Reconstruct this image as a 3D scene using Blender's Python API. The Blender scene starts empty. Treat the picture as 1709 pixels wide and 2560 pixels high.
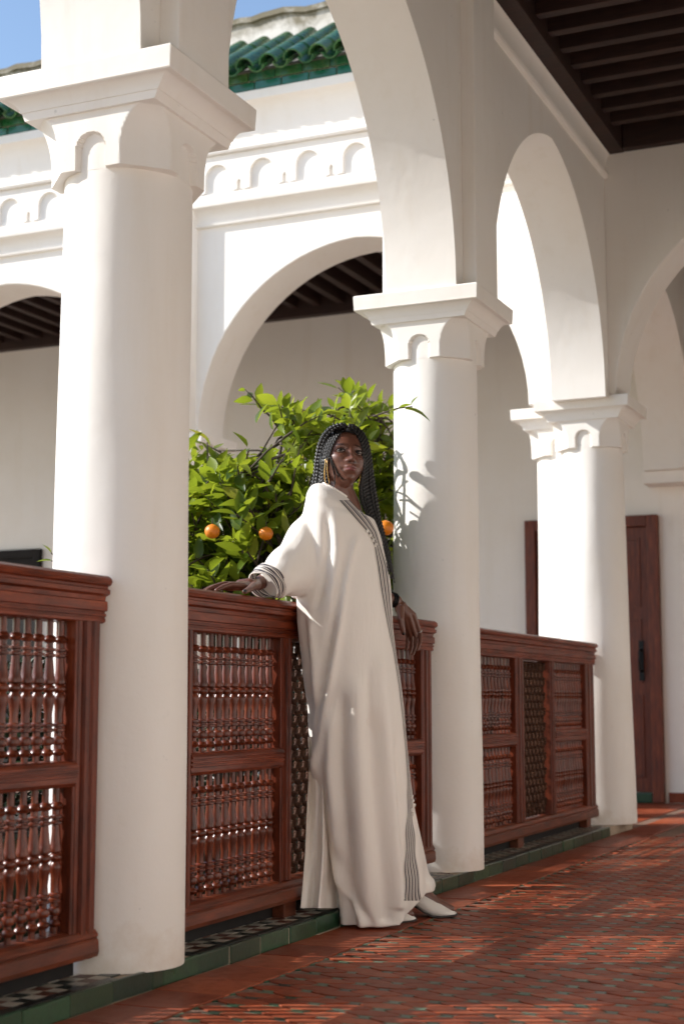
import bpy, bmesh, math, random
from mathutils import Vector, Matrix
from mathutils.geometry import tessellate_polygon
from mathutils.bvhtree import BVHTree
random.seed(7)
R = math.radians
scene = bpy.context.scene
COL = scene.collection

# ------------------------------------------------------------------ camera
YAW, PITCH, F_PX, CAM_Z = R(23.827), R(7.155), 3760.0, 0.75      # measured on the photograph (1709 x 2560)
cam_d = bpy.data.cameras.new('camera')
cam = bpy.data.objects.new('camera', cam_d); COL.objects.link(cam)
cam.location = (0, 0, CAM_Z)
cam.rotation_euler = (R(90) + PITCH, 0, YAW - R(90))
cam_d.sensor_fit = 'VERTICAL'; cam_d.sensor_height = 36.0; cam_d.sensor_width = 24.0
cam_d.lens = F_PX / 2560 * 36
cam_d.clip_start = 0.05; cam_d.clip_end = 2000
cam_d.dof.use_dof = True; cam_d.dof.focus_distance = 5.15; cam_d.dof.aperture_fstop = 3.2
scene.camera = cam

# ------------------------------------------------------------------ sky and sun
SUN_EL = R(33.5)
SUN_H = Vector((-0.41, 0.912, 0)).normalized()
SUN_DIR = Vector((SUN_H.x * math.cos(SUN_EL), SUN_H.y * math.cos(SUN_EL), math.sin(SUN_EL)))
world = bpy.data.worlds.new('World'); scene.world = world; world.use_nodes = True
wn = world.node_tree; wn.nodes.clear()
sky = wn.nodes.new('ShaderNodeTexSky'); sky.sky_type = 'NISHITA'; sky.sun_disc = False
sky.sun_elevation = SUN_EL; sky.sun_rotation = math.atan2(SUN_H.x, SUN_H.y)
sky.altitude = 50; sky.air_density = 1.0; sky.dust_density = 0.5; sky.ozone_density = 1.0
bg = wn.nodes.new('ShaderNodeBackground'); bg.inputs['Strength'].default_value = 0.105
wo = wn.nodes.new('ShaderNodeOutputWorld')
wn.links.new(sky.outputs[0], bg.inputs[0]); wn.links.new(bg.outputs[0], wo.inputs[0])
sun_d = bpy.data.lights.new('sun', 'SUN'); sun_d.energy = 2.85; sun_d.angle = R(0.45); sun_d.color = (1.0, 0.97, 0.93)
sun = bpy.data.objects.new('sun', sun_d); COL.objects.link(sun)
sun.rotation_euler = SUN_DIR.to_track_quat('Z', 'Y').to_euler(); sun.location = (0, 6, 12)
vs = scene.view_settings
vs.view_transform = 'Standard'; vs.look = 'None'; vs.exposure = 1.1; vs.gamma = 1.0; vs.use_curve_mapping = False
scene.render.engine = 'CYCLES'
scene.cycles.max_bounces = 10; scene.cycles.diffuse_bounces = 7; scene.cycles.glossy_bounces = 4
scene.cycles.transmission_bounces = 4; scene.cycles.transparent_max_bounces = 6
scene.cycles.use_denoising = True
scene.cycles.sample_clamp_indirect = 6.0

# ------------------------------------------------------------------ pixel -> ray helpers (photograph shown 1568 wide)
FWD_H = Vector((math.cos(YAW), math.sin(YAW), 0)); RIGHT = Vector((math.sin(YAW), -math.cos(YAW), 0))
FWD = Vector((math.cos(YAW) * math.cos(PITCH), math.sin(YAW) * math.cos(PITCH), math.sin(PITCH)))
UPV = RIGHT.cross(FWD)
CAMP = Vector((0, 0, CAM_Z)); K = 1 / 0.9175
def ray(u, v):
    return FWD + RIGHT * ((u * K - 854.5) / F_PX) + UPV * ((1280 - v * K) / F_PX)
def at_depth(u, v, d): return CAMP + ray(u, v) * d
def at_y(u, v, y):
    r = ray(u, v); return CAMP + r * (y / r.y)
def at_z(u, v, z):
    r = ray(u, v); return CAMP + r * ((z - CAM_Z) / r.z)
def to_px(p):
    q = Vector(p) - CAMP; d = q.dot(FWD)
    return ((854.5 + F_PX * q.dot(RIGHT) / d) / K, (1280 - F_PX * q.dot(UPV) / d) / K, d)
def lerp(a, b, t): return a + (b - a) * t
def interp(tab, x, k=1):
    """tab: rows [x, y1, y2...], linear with smooth ends"""
    if x <= tab[0][0]: return tab[0][k]
    for a, b in zip(tab, tab[1:]):
        if x <= b[0]: return lerp(a[k], b[k], (x - a[0]) / (b[0] - a[0]))
    return tab[-1][k]
def smooth(t): t = max(0, min(1, t)); return t * t * (3 - 2 * t)

# ------------------------------------------------------------------ object helpers
def obj(name, me, mat=None, parent=None, loc=None):
    o = bpy.data.objects.new(name, me); COL.objects.link(o)
    if mat is not None and me is not None and len(me.materials) == 0: me.materials.append(mat)
    if parent is not None: o.parent = parent
    if loc is not None: o.location = loc
    return o
def empty(name, loc=(0, 0, 0)):
    o = bpy.data.objects.new(name, None); COL.objects.link(o); o.location = loc; o.empty_display_size = 0.1
    return o
def tag(o, label=None, cat=None, group=None, kind=None):
    if label: o['label'] = label
    if cat: o['category'] = cat
    if group: o['group'] = group
    if kind: o['kind'] = kind
    return o
class MB:
    def __init__(s): s.v = []; s.f = []
    def add(s, verts, faces):
        b = len(s.v); s.v += [tuple(p) for p in verts]; s.f += [tuple(i + b for i in f) for f in faces]; return s
    def box(s, x0, x1, y0, y1, z0, z1):
        return s.add([(x0, y0, z0), (x1, y0, z0), (x1, y1, z0), (x0, y1, z0), (x0, y0, z1), (x1, y0, z1), (x1, y1, z1), (x0, y1, z1)],
                     [(0, 3, 2, 1), (4, 5, 6, 7), (0, 1, 5, 4), (1, 2, 6, 5), (2, 3, 7, 6), (3, 0, 4, 7)])
    def loft(s, rings, close=True, cap0=True, cap1=True):
        n = len(rings[0]); b = len(s.v)
        for r in rings: s.v += [tuple(p) for p in r]
        for i in range(len(rings) - 1):
            for j in range(n if close else n - 1):
                k = (j + 1) % n
                s.f.append((b + i * n + j, b + i * n + k, b + (i + 1) * n + k, b + (i + 1) * n + j))
        if cap0: s.f.append(tuple(b + j for j in reversed(range(n))))
        if cap1: s.f.append(tuple(b + (len(rings) - 1) * n + j for j in range(n)))
        return s
    def tube(s, pts, rad, n=8, cap=True):
        pts = [Vector(p) for p in pts]; rings = []
        up = Vector((0.13, 0.31, 0.94)).normalized()
        for i, p in enumerate(pts):
            t = (pts[min(i + 1, len(pts) - 1)] - pts[max(i - 1, 0)]).normalized()
            a = t.cross(up)
            if a.length < 1e-3: a = t.cross(Vector((1, 0, 0)))
            a.normalize(); c = a.cross(t); r = rad[i] if hasattr(rad, '__len__') else rad
            rings.append([p + (a * math.cos(2 * math.pi * k / n) + c * math.sin(2 * math.pi * k / n)) * r for k in range(n)])
        return s.loft(rings, True, cap, cap)
    def lathe(s, prof, n=10, c=(0, 0, 0)):
        rings = [[(c[0] + r * math.cos(2 * math.pi * k / n), c[1] + r * math.sin(2 * math.pi * k / n), c[2] + z) for k in range(n)] for r, z in prof]
        return s.loft(rings)
    def mesh(s, name, mat=None, shade=False, bevel=0, sharp=None):
        me = bpy.data.meshes.new(name); me.from_pydata(s.v, [], s.f); me.update()
        if mat is not None: me.materials.append(mat)
        bm = bmesh.new(); bm.from_mesh(me)
        bmesh.ops.recalc_face_normals(bm, faces=bm.faces)
        if bevel:
            es = [e for e in bm.edges if len(e.link_faces) == 2 and e.calc_face_angle(0) > 0.6]
            bmesh.ops.bevel(bm, geom=es, offset=bevel, segments=1 if bevel < 0.004 else 2, affect='EDGES', profile=0.6, clamp_overlap=True)
        bm.to_mesh(me); bm.free()
        if shade:
            for p in me.polygons: p.use_smooth = True
            if sharp: me.set_sharp_from_angle(angle=R(sharp))
        return me
    def build(s, name, mat, parent=None, shade=False, bevel=0, loc=None, sharp=None):
        return obj(name, s.mesh(name, mat, shade, bevel, sharp), None, parent, loc)
def prism(loops, axis, a0, a1, mb=None):
    """extrude 2-D loops (outer + holes) along an axis; axis 'y': loop (x,z); axis 'x': loop (y,z)"""
    mb = mb or MB()
    def P(p, a): return (p[0], a, p[1]) if axis == 'y' else (a, p[0], p[1])
    flat = [p for l in loops for p in l]
    tris = tessellate_polygon([[Vector((p[0], p[1], 0)) for p in l] for l in loops])
    n = len(flat)
    vs_ = [P(p, a0) for p in flat] + [P(p, a1) for p in flat]
    fs = [tuple(t) for t in tris] + [tuple(i + n for i in reversed(t)) for t in tris]
    k = 0
    for l in loops:
        m = len(l)
        for i in range(m):
            j = (i + 1) % m
            fs.append((k + i, k + j, k + j + n, k + i + n))
        k += m
    return mb.add(vs_, fs)
def sweep(prof, axis, a0, a1, mb=None):
    return prism([prof], axis, a0, a1, mb)
def arch_pts(c, a, z0, e, n=18):
    """two-centred pointed arch, left springing to right springing"""
    Rr = a + e; out = []
    ap = math.acos(e / Rr)
    for i in range(n + 1):
        th = math.pi - (math.pi - (math.pi - ap)) * i / n
        out.append((c + e + Rr * math.cos(th), z0 + Rr * math.sin(th)))
    for i in range(1, n + 1):
        th = ap * (1 - i / n)
        out.append((c - e + Rr * math.cos(th), z0 + Rr * math.sin(th)))
    return out

# ------------------------------------------------------------------ materials
MATS = {}
def new_mat(name):
    m = bpy.data.materials.new(name); m.use_nodes = True
    nt = m.node_tree; b = nt.nodes['Principled BSDF']; MATS[name] = m
    return m, nt, b
def nd(nt, t, **kw):
    n = nt.nodes.new(t)
    for k, v in kw.items():
        if k.startswith('i_'): n.inputs[k[2:]].default_value = v
        else: setattr(n, k, v)
    return n
def coords(nt, scale=(1, 1, 1), kind='Object'):
    tc = nd(nt, 'ShaderNodeTexCoord'); mp = nd(nt, 'ShaderNodeMapping'); mp.inputs['Scale'].default_value = scale
    nt.links.new(tc.outputs[kind], mp.inputs[0]); return mp.outputs[0]
def geo_pos(nt, scale=(1, 1, 1)):
    g = nd(nt, 'ShaderNodeNewGeometry'); mp = nd(nt, 'ShaderNodeMapping'); mp.inputs['Scale'].default_value = scale
    nt.links.new(g.outputs['Position'], mp.inputs[0]); return mp.outputs[0]
def noise(nt, vec, scale, detail=4, rough=0.55):
    n = nd(nt, 'ShaderNodeTexNoise'); n.inputs['Scale'].default_value = scale; n.inputs['Detail'].default_value = detail
    n.inputs['Roughness'].default_value = rough; nt.links.new(vec, n.inputs['Vector']); return n.outputs['Fac']
def ramp(nt, fac, stops, interp_='LINEAR'):
    r = nd(nt, 'ShaderNodeValToRGB'); cr = r.color_ramp; cr.interpolation = interp_
    while len(cr.elements) > 1: cr.elements.remove(cr.elements[-1])
    cr.elements[0].position = stops[0][0]; cr.elements[0].color = (*stops[0][1], 1)
    for p, c in stops[1:]:
        e = cr.elements.new(p); e.color = (*c, 1)
    nt.links.new(fac, r.inputs[0]); return r.outputs[0]
def mix(nt, a, b, fac, mode='MIX'):
    m = nd(nt, 'ShaderNodeMix', data_type='RGBA', blend_type=mode)
    for s, x in ((0, fac), (6, a), (7, b)):
        if hasattr(x, 'is_linked') or isinstance(x, bpy.types.NodeSocket): nt.links.new(x, m.inputs[s])
        elif s == 0: m.inputs[0].default_value = x
        else: m.inputs[s].default_value = (*x, 1)
    return m.outputs[2]
def math_(nt, op, a, b=0.0, c=None):
    m = nd(nt, 'ShaderNodeMath', operation=op)
    for i, x in enumerate((a, b) if c is None else (a, b, c)):
        if isinstance(x, bpy.types.NodeSocket): nt.links.new(x, m.inputs[i])
        else: m.inputs[i].default_value = x
    return m.outputs[0]
def bump(nt, b, h, strength=0.2, dist=0.01):
    n = nd(nt, 'ShaderNodeBump'); n.inputs['Strength'].default_value = strength; n.inputs['Distance'].default_value = dist
    nt.links.new(h, n.inputs['Height']); nt.links.new(n.outputs[0], b.inputs['Normal'])
def rnd(nt):
    """one random number for each piece: per object and per loose island"""
    oi = nd(nt, 'ShaderNodeObjectInfo'); g = nd(nt, 'ShaderNodeNewGeometry')
    return math_(nt, 'FRACT', math_(nt, 'ADD', oi.outputs['Random'], g.outputs['Random Per Island']))

def m_plaster(name, base, stain=None):
    m, nt, b = new_mat(name)
    p = geo_pos(nt)
    n1 = noise(nt, p, 1.3, 5, 0.6); n2 = noise(nt, p, 18, 6, 0.65); n3 = noise(nt, p, 5, 3)
    c = mix(nt, base, tuple(x * y for x, y in zip(base, (0.955, 0.94, 0.915))), ramp(nt, n1, [(0.35, (0, 0, 0)), (0.7, (1, 1, 1))]))
    c = mix(nt, c, tuple(x * 0.9 for x in base), ramp(nt, n2, [(0.62, (0, 0, 0)), (0.8, (0.6, 0.6, 0.6))]))
    st_n = noise(nt, geo_pos(nt, (9, 9, 0.7)), 1.0, 5, 0.65)
    c = mix(nt, c, tuple(x * y for x, y in zip(base, (0.90, 0.865, 0.81))), ramp(nt, st_n, [(0.54, (0, 0, 0)), (0.78, (0.55, 0.55, 0.55))]))
    sp = noise(nt, p, 34, 3, 0.5); c = mix(nt, c, tuple(x * 0.62 for x in base), ramp(nt, sp, [(0.735, (0, 0, 0)), (0.77, (0.5, 0.5, 0.5))]))
    if stain:                                             # grime with an edge of its own: (z_from, z_to, colour, noise scale)
        z0, z1, sc, ns, amt = stain
        g = nd(nt, 'ShaderNodeNewGeometry'); s = nd(nt, 'ShaderNodeSeparateXYZ'); nt.links.new(g.outputs['Position'], s.inputs[0])
        h = math_(nt, 'DIVIDE', math_(nt, 'SUBTRACT', s.outputs[2], z0), z1 - z0)
        h = math_(nt, 'ADD', h, math_(nt, 'MULTIPLY', math_(nt, 'SUBTRACT', noise(nt, p, ns, 6, 0.7), 0.5), 1.9))
        c = mix(nt, c, sc, math_(nt, 'MULTIPLY', ramp(nt, h, [(0.45, (0, 0, 0)), (1.0, (1, 1, 1))]), amt))
    nt.links.new(c, b.inputs['Base Color']); b.inputs['Roughness'].default_value = 0.72
    b.inputs['Specular IOR Level'].default_value = 0.25
    hh = math_(nt, 'ADD', math_(nt, 'MULTIPLY', n3, 1.0), math_(nt, 'MULTIPLY', n2, 0.35))
    bump(nt, b, hh, 0.26, 0.012)
    return m
PLASTER_C = (0.88, 0.845, 0.80)
m_plaster('plaster', PLASTER_C)
m_plaster('plaster_column', PLASTER_C, (0.24, 0.03, (0.60, 0.47, 0.34), 9, 0.38))
m_plaster('plaster_parapet', (0.74, 0.70, 0.64), (5.25, 5.52, (0.16, 0.13, 0.07), 6, 0.9))
def m_wood(name, dark, mid, light, rough=0.34, coat=0.25, axis=(1, 1, 1), worn=True, spec=0.5):
    m, nt, b = new_mat(name)
    p = geo_pos(nt, axis)
    n1 = noise(nt, p, 6, 6, 0.65); n2 = noise(nt, p, 26, 5, 0.6); n3 = noise(nt, geo_pos(nt), 2.2, 4)
    c = ramp(nt, n1, [(0.3, dark), (0.55, mid), (0.78, light)])
    c = mix(nt, c, tuple(x * 0.45 for x in dark), ramp(nt, n2, [(0.55, (0, 0, 0)), (0.75, (0.7, 0.7, 0.7))]))
    if worn:
        g = nd(nt, 'ShaderNodeNewGeometry'); s = nd(nt, 'ShaderNodeSeparateXYZ'); nt.links.new(g.outputs['Position'], s.inputs[0])
        dirt = math_(nt, 'ADD', math_(nt, 'MULTIPLY', s.outputs[2], -2.6), math_(nt, 'ADD', 0.62, math_(nt, 'MULTIPLY', n3, 0.9)))
        c = mix(nt, c, (0.10, 0.055, 0.035), math_(nt, 'MULTIPLY', ramp(nt, dirt, [(0.45, (0, 0, 0)), (0.95, (1, 1, 1))]), 0.6))
    r = math_(nt, 'MULTIPLY', rnd(nt), 0.35)
    c = mix(nt, c, dark, r)
    nt.links.new(c, b.inputs['Base Color']); b.inputs['Roughness'].default_value = rough
    b.inputs['Coat Weight'].default_value = coat; b.inputs['Coat Roughness'].default_value = 0.18; b.inputs['Specular IOR Level'].default_value = spec
    nt.links.new(math_(nt, 'ADD', rough - 0.08, math_(nt, 'MULTIPLY', n3, 0.25)), b.inputs['Roughness'])
    bump(nt, b, n2, 0.12, 0.003)
    return m
m_wood('wood_rail', (0.060, 0.011, 0.004), (0.215, 0.039, 0.012), (0.36, 0.080, 0.028), 0.38, 0.06, (1, 8, 8), True, 0.25)
m_wood('wood_stile', (0.048, 0.010, 0.004), (0.165, 0.030, 0.010), (0.28, 0.062, 0.022), 0.38, 0.06, (8, 8, 1), True, 0.25)
m_wood('wood_turned', (0.045, 0.010, 0.004), (0.155, 0.030, 0.011), (0.27, 0.070, 0.027), 0.27, 0.16, (7, 7, 2), True, 0.4)
m_wood('wood_lattice', (0.034, 0.013, 0.007), (0.062, 0.025, 0.012), (0.10, 0.045, 0.024), 0.6, 0.0, (4, 4, 2), True, 0.15)
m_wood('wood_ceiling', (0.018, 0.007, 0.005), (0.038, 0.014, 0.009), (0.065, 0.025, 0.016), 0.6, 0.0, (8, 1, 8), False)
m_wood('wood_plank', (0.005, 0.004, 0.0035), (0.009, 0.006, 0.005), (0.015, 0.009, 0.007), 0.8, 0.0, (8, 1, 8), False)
m_wood('wood_door', (0.060, 0.012, 0.004), (0.155, 0.029, 0.008), (0.27, 0.065, 0.018), 0.5, 0.0, (9, 9, 1), False)
def m_tile(name, cols, rough=0.4, bumpy=0.25, dirt=(0.1, 0.06, 0.04), coat=0.0, spec=0.5):
    m, nt, b = new_mat(name)
    r = rnd(nt); p = geo_pos(nt)
    n1 = noise(nt, p, 22, 5, 0.65); n2 = noise(nt, p, 110, 3); n3 = noise(nt, p, 3, 4)
    c = ramp(nt, r, [(i / max(1, len(cols) - 1), x) for i, x in enumerate(cols)])
    c = mix(nt, c, dirt, ramp(nt, n1, [(0.5, (0, 0, 0)), (0.8, (0.75, 0.75, 0.75))]))
    c = mix(nt, c, tuple(x * 0.6 for x in cols[0]), ramp(nt, n3, [(0.45, (0, 0, 0)), (0.75, (0.5, 0.5, 0.5))]))
    nt.links.new(c, b.inputs['Base Color'])
    nt.links.new(math_(nt, 'ADD', rough - 0.1, math_(nt, 'MULTIPLY', n1, 0.25)), b.inputs['Roughness'])
    b.inputs['Coat Weight'].default_value = coat; b.inputs['Coat Roughness'].default_value = 0.1
    b.inputs['Specular IOR Level'].default_value = spec
    bump(nt, b, math_(nt, 'ADD', n1, math_(nt, 'MULTIPLY', n2, 0.3)), bumpy, 0.004)
    return m
m_tile('terracotta', [(0.22, 0.044, 0.018), (0.31, 0.066, 0.027), (0.40, 0.105, 0.048), (0.26, 0.054, 0.022), (0.24, 0.060, 0.030)], 0.42, 0.3, (0.13, 0.036, 0.018), 0.0, 0.16)
m_tile('green_floor', [(0.008, 0.036, 0.018), (0.025, 0.085, 0.045), (0.15, 0.21, 0.14), (0.014, 0.026, 0.020), (0.055, 0.125, 0.07), (0.02, 0.03, 0.02)], 0.32, 0.2, (0.03, 0.03, 0.02))
m_tile('green_kerb', [(0.007, 0.034, 0.016), (0.014, 0.062, 0.028), (0.030, 0.085, 0.036), (0.006, 0.026, 0.018), (0.022, 0.050, 0.020)], 0.3, 0.35, (0.02, 0.035, 0.02), 0.4)
m_tile('green_roof', [(0.012, 0.085, 0.024), (0.022, 0.130, 0.036), (0.05, 0.125, 0.03), (0.010, 0.100, 0.045)], 0.26, 0.4, (0.17, 0.17, 0.05), 0.25)
m_tile('green_strip', [(0.006, 0.095, 0.045), (0.010, 0.13, 0.06), (0.008, 0.105, 0.07)], 0.22, 0.3, (0.02, 0.06, 0.035), 0.4)
m_tile('tile_cream', [(0.42, 0.37, 0.30), (0.50, 0.45, 0.38), (0.36, 0.33, 0.28)], 0.35, 0.2, (0.2, 0.15, 0.11))
m_tile('tile_brown', [(0.10, 0.035, 0.022), (0.15, 0.05, 0.03), (0.08, 0.03, 0.02)], 0.35, 0.2, (0.04, 0.03, 0.02))
m_tile('tile_black', [(0.02, 0.024, 0.022), (0.03, 0.04, 0.034), (0.015, 0.02, 0.02)], 0.3, 0.2, (0.05, 0.04, 0.03))
m_tile('grout', [(0.20, 0.115, 0.08), (0.22, 0.13, 0.09)], 0.8, 0.4, (0.12, 0.07, 0.05))
m_tile('grout_pale', [(0.42, 0.33, 0.24), (0.45, 0.36, 0.27)], 0.8, 0.4, (0.25, 0.19, 0.13))
m_tile('paving', [(0.40, 0.33, 0.25), (0.36, 0.29, 0.22)], 0.75, 0.3, (0.27, 0.21, 0.16))
def m_plain(name, col, rough=0.5, metal=0.0, var=0.0, **kw):
    m, nt, b = new_mat(name)
    b.inputs['Base Color'].default_value = (*col, 1); b.inputs['Roughness'].default_value = rough; b.inputs['Metallic'].default_value = metal
    if var:
        n = noise(nt, geo_pos(nt), 40, 4)
        nt.links.new(mix(nt, col, tuple(x * (1 - var) for x in col), n), b.inputs['Base Color'])
    for k, v in kw.items(): b.inputs[k].default_value = v
    return m
m_plain('iron', (0.012, 0.012, 0.013), 0.45, 0.6, 0.3)
m_plain('brass', (0.72, 0.42, 0.14), 0.25, 1.0, 0.2)
m_plain('gold', (0.80, 0.50, 0.18), 0.22, 1.0)
m_plain('silver', (0.75, 0.73, 0.70), 0.2, 1.0)
m_plain('soil', (0.05, 0.035, 0.025), 0.95, 0, 0.5)
M = MATS
# ================================================================== THE SETTING
SP = 2.508                       # height of the arch springing (top of every abacus)
PX = [1.03, 3.585, 6.125, 8.72]  # columns of the arcade along the gallery
YC = 2.257                       # their centre line
KERB_Y, KERB_Z = 2.095, 0.05
FARX0, FARX1 = 8.560, 8.915      # arcade wall across the end of the courtyard
WALLX = 11.35                   # back wall of the far gallery

g = MB().box(-60, 60, -60, 60, -0.40, -0.12)
tag(g.build('ground', M['paving']), kind='structure')
court = MB().box(-6, FARX0 - 0.2, 2.50, 12, -0.119, -0.1)
tag(court.build('courtyard_floor', M['paving']), kind='structure')

# gallery floor: mortar bed, then every tile on it
floor = MB().box(-6, WALLX, -0.25, KERB_Y, -0.12, -0.004).box(FARX1 - 0.35, WALLX, KERB_Y, 12, -0.12, -0.0045)
floor = tag(floor.build('gallery_floor', M['grout']), kind='structure')

DX, DY = 0.097, 0.176
def poly_tile(pts, z0, z1, name, mat, bev=0.0015):
    n = len(pts); mb = MB()
    ins = []
    cx = sum(p[0] for p in pts) / n; cy = sum(p[1] for p in pts) / n
    for p in pts:
        l = math.hypot(p[0] - cx, p[1] - cy); k = max(0.5, (l - bev) / l); ins.append((cx + (p[0] - cx) * k, cy + (p[1] - cy) * k))
    mb.loft([[(p[0], p[1], z0) for p in pts], [(p[0], p[1], z1 - bev * 0.7) for p in pts], [(p[0], p[1], z1) for p in ins]], cap0=False)
    return mb
hexp = [(-0.0300, -0.024), (-0.0300, 0.024), (-0.022, 0.045), (-0.005, 0.0725), (0.005, 0.0725), (0.022, 0.045), (0.0300, 0.024), (0.0300, -0.024), (0.022, -0.045), (0.005, -0.0725), (-0.005, -0.0725), (-0.022, -0.045)]
bowp = [(x * 1.22, y * 1.22) for x, y in [(-0.0140, -0.022), (-0.0140, 0.022), (-0.005, 0.012), (0.0, 0.0095), (0.005, 0.012), (0.0140, 0.022), (0.0140, -0.022), (0.005, -0.012), (0.0, -0.0095), (-0.005, -0.012)]]
hex_mb = poly_tile(hexp, -0.008, 0.0, 'tile', None); bow_mb = poly_tile(bowp, -0.008, -0.0006, 'bow', None)
hex_me = hex_mb.mesh('terracotta_tile', M['terracotta']); bow_me = bow_mb.mesh('green_inset', M['green_floor'])
hexes, bows = [], []
BORD = 1.880
i = 0
x = 2.50
while x < 8.55:
    off = 0.0 if i % 2 == 0 else DY / 2
    j = 0
    while True:
        y = BORD - 0.0745 + (0 if i % 2 == 0 else DY / 2) - j * DY
        if y < max(0.1, 0.194 * x - 0.45): break
        if y + 0.070 < BORD: hexes.append((x, y))
        yb = y + DY / 2
        if yb + 0.02 < BORD: bows.append((x, yb))
        j += 1
    x += DX / 2; i += 1
def near(p): return (p[0] * math.cos(YAW) + p[1] * math.sin(YAW), 0)
def shown(p): return p[1] > 0.194 * p[0] - 0.05 and p[0] > 2.7
def lay(pts, me, mb0, name, restname, mat, jz):
    pts = sorted(pts, key=lambda p: (not shown(p), near(p)))
    for p in pts[:300]:
        o = obj(name, me, None, floor, (p[0], p[1], random.uniform(-jz, jz)))
        o.rotation_euler = (random.uniform(-.014, .014), random.uniform(-.014, .014), random.uniform(-.02, .02))
    rest = MB()
    for p in pts[300:]:
        z = random.uniform(-jz, jz); ax, ay = random.uniform(-.008, .008), random.uniform(-.008, .008)
        rest.add([(v[0] + p[0], v[1] + p[1], v[2] + z + v[0] * ax + v[1] * ay) for v in mb0.v], mb0.f)
    tag(rest.build(restname, mat, floor), kind='stuff')
lay(hexes, hex_me, hex_mb, 'terracotta_tile', 'more_terracotta_tiles', M['terracotta'], 0.0010)
lay(bows, bow_me, bow_mb, 'green_inset', 'more_green_insets', M['green_floor'], 0.0008)
# half pieces along the border line and the plain square border tiles
halfp = [(-0.024, 0.0), (0.024, 0.0), (0.014, -0.011), (-0.014, -0.011)]
half_me = poly_tile(halfp, -0.008, -0.0006, 'half', None).mesh('green_border_inset', M['green_floor'])
x = 2.5 + DX / 2
i = 1
for k in range(60):
    xx = 2.5 + DX * k
    if xx < 8.5: obj('green_border_inset', half_me, None, floor, (xx, BORD, 0))
sq = poly_tile([(-0.1, -0.1035), (0.1, -0.1035), (0.1, 0.1035), (-0.1, 0.1035)], -0.008, 0.0, 's', None, 0.003).mesh('border_tile', M['terracotta'])
xx = 2.4
while xx < 11.2:
    o = obj('border_tile', sq, None, floor, (xx, BORD + 0.1065, random.uniform(-.0012, .0012)))
    o.rotation_euler = (random.uniform(-.01, .01), random.uniform(-.006, .006), 0); xx += 0.2035
sq2 = poly_tile([(-0.1, -0.1), (0.1, -0.1), (0.1, 0.1), (-0.1, 0.1)], -0.008, 0.0, "s", None, 0.003).mesh("floor_tile", M["terracotta"])
xx = 8.68
while xx < 11.3:
    yy = 1.25
    while yy < 3.6:
        if yy < BORD - 0.1 or yy > KERB_Y + 0.1 and xx > 9.2:
            obj('floor_tile', sq2, None, floor, (xx, yy, random.uniform(-.001, .001)))
        yy += 0.2035
    xx += 0.2035

# raised kerb under the arcade: masonry, green facing tiles, chequered top
kerb = MB().box(-5, FARX1 + 0.1, KERB_Y + 0.0035, 2.52, -0.12, KERB_Z - 0.004)
kerb = tag(kerb.build('kerb', M['grout_pale']), kind='structure')
def slab_mesh(lx, ly, lz, name, mat, bev): 
    return MB().box(-lx / 2, lx / 2, -ly / 2, ly / 2, -lz / 2, lz / 2).mesh(name, mat, False, bev)
kt = slab_mesh(0.190, 0.014, KERB_Z + 0.003, 'kerb_tile', M['green_kerb'], 0.003)
kt_s = slab_mesh(0.060, 0.014, KERB_Z + 0.003, 'kerb_tile_cut', M['green_kerb'], 0.003)
joints = [2.360, 2.555, 2.750, 2.945, 3.137, 3.328, 3.518, 3.581, 3.752] + [3.752 + 0.1965 * k for k in range(1, 25)]
for a, b in zip(joints, joints[1:]):
    if b > FARX1 + 0.05: break
    o = obj('kerb_tile', kt_s if b - a < 0.1 else kt, None, kerb, ((a + b) / 2, KERB_Y + 0.006 + random.uniform(-.002, .002), KERB_Z / 2 - 0.0015 + random.uniform(-.0015, .0015)))
    o.rotation_euler = (0, random.uniform(-.008, .008), random.uniform(-.01, .01))
CH = 0.0465
ch_me = {k: poly_tile([(-CH / 2 + .0012, -CH / 2 + .0012), (CH / 2 - .0012, -CH / 2 + .0012), (CH / 2 - .0012, CH / 2 - .0012), (-CH / 2 + .0012, CH / 2 - .0012)], -0.006, 0.0, k, None, .001) for k in ('tile_cream', 'tile_brown', 'tile_black')}
ch_mesh = {k: v.mesh('chequer_tile', M[k]) for k, v in ch_me.items()}
strip_me = slab_mesh(0.19, 0.03, 0.006, 'edge_strip', M['tile_black'], 0.001)
cells = []
for r in range(6):
    y = KERB_Y + 0.046 + CH * (r + 0.5)
    for c in range(int((8.6 - 2.6) / CH)):
        x = 2.6 + CH * (c + 0.5)
        if any(math.hypot(x - px, y - YC) < 0.185 for px in PX): continue
        k = 'tile_cream' if (r + c) % 2 == 0 else ('tile_brown' if (c // 2 + r) % 2 else 'tile_black')
        cells.append((x, y, k))
cells.sort(key=lambda q: (q[1] > KERB_Y + 0.046 + CH * 2.6, q[0]))
rest = {k: MB() for k in ch_me}
for n_, (x, y, k) in enumerate(cells):
    if n_ < 300: obj('chequer_tile', ch_mesh[k], None, kerb, (x, y, KERB_Z + random.uniform(-.0006, .0006)))
    else: rest[k].add([(v[0] + x, v[1] + y, v[2] + KERB_Z) for v in ch_me[k].v], ch_me[k].f)
for k in rest: tag(rest[k].build('more_chequer_tiles', M[k], kerb), kind='stuff')
xx = 2.5
while xx < 8.85:
    if not any(abs(xx - px) < 0.22 for px in PX): obj('edge_strip', strip_me, None, kerb, (xx, KERB_Y + 0.029, KERB_Z - 0.002))
    xx += 0.194

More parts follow.
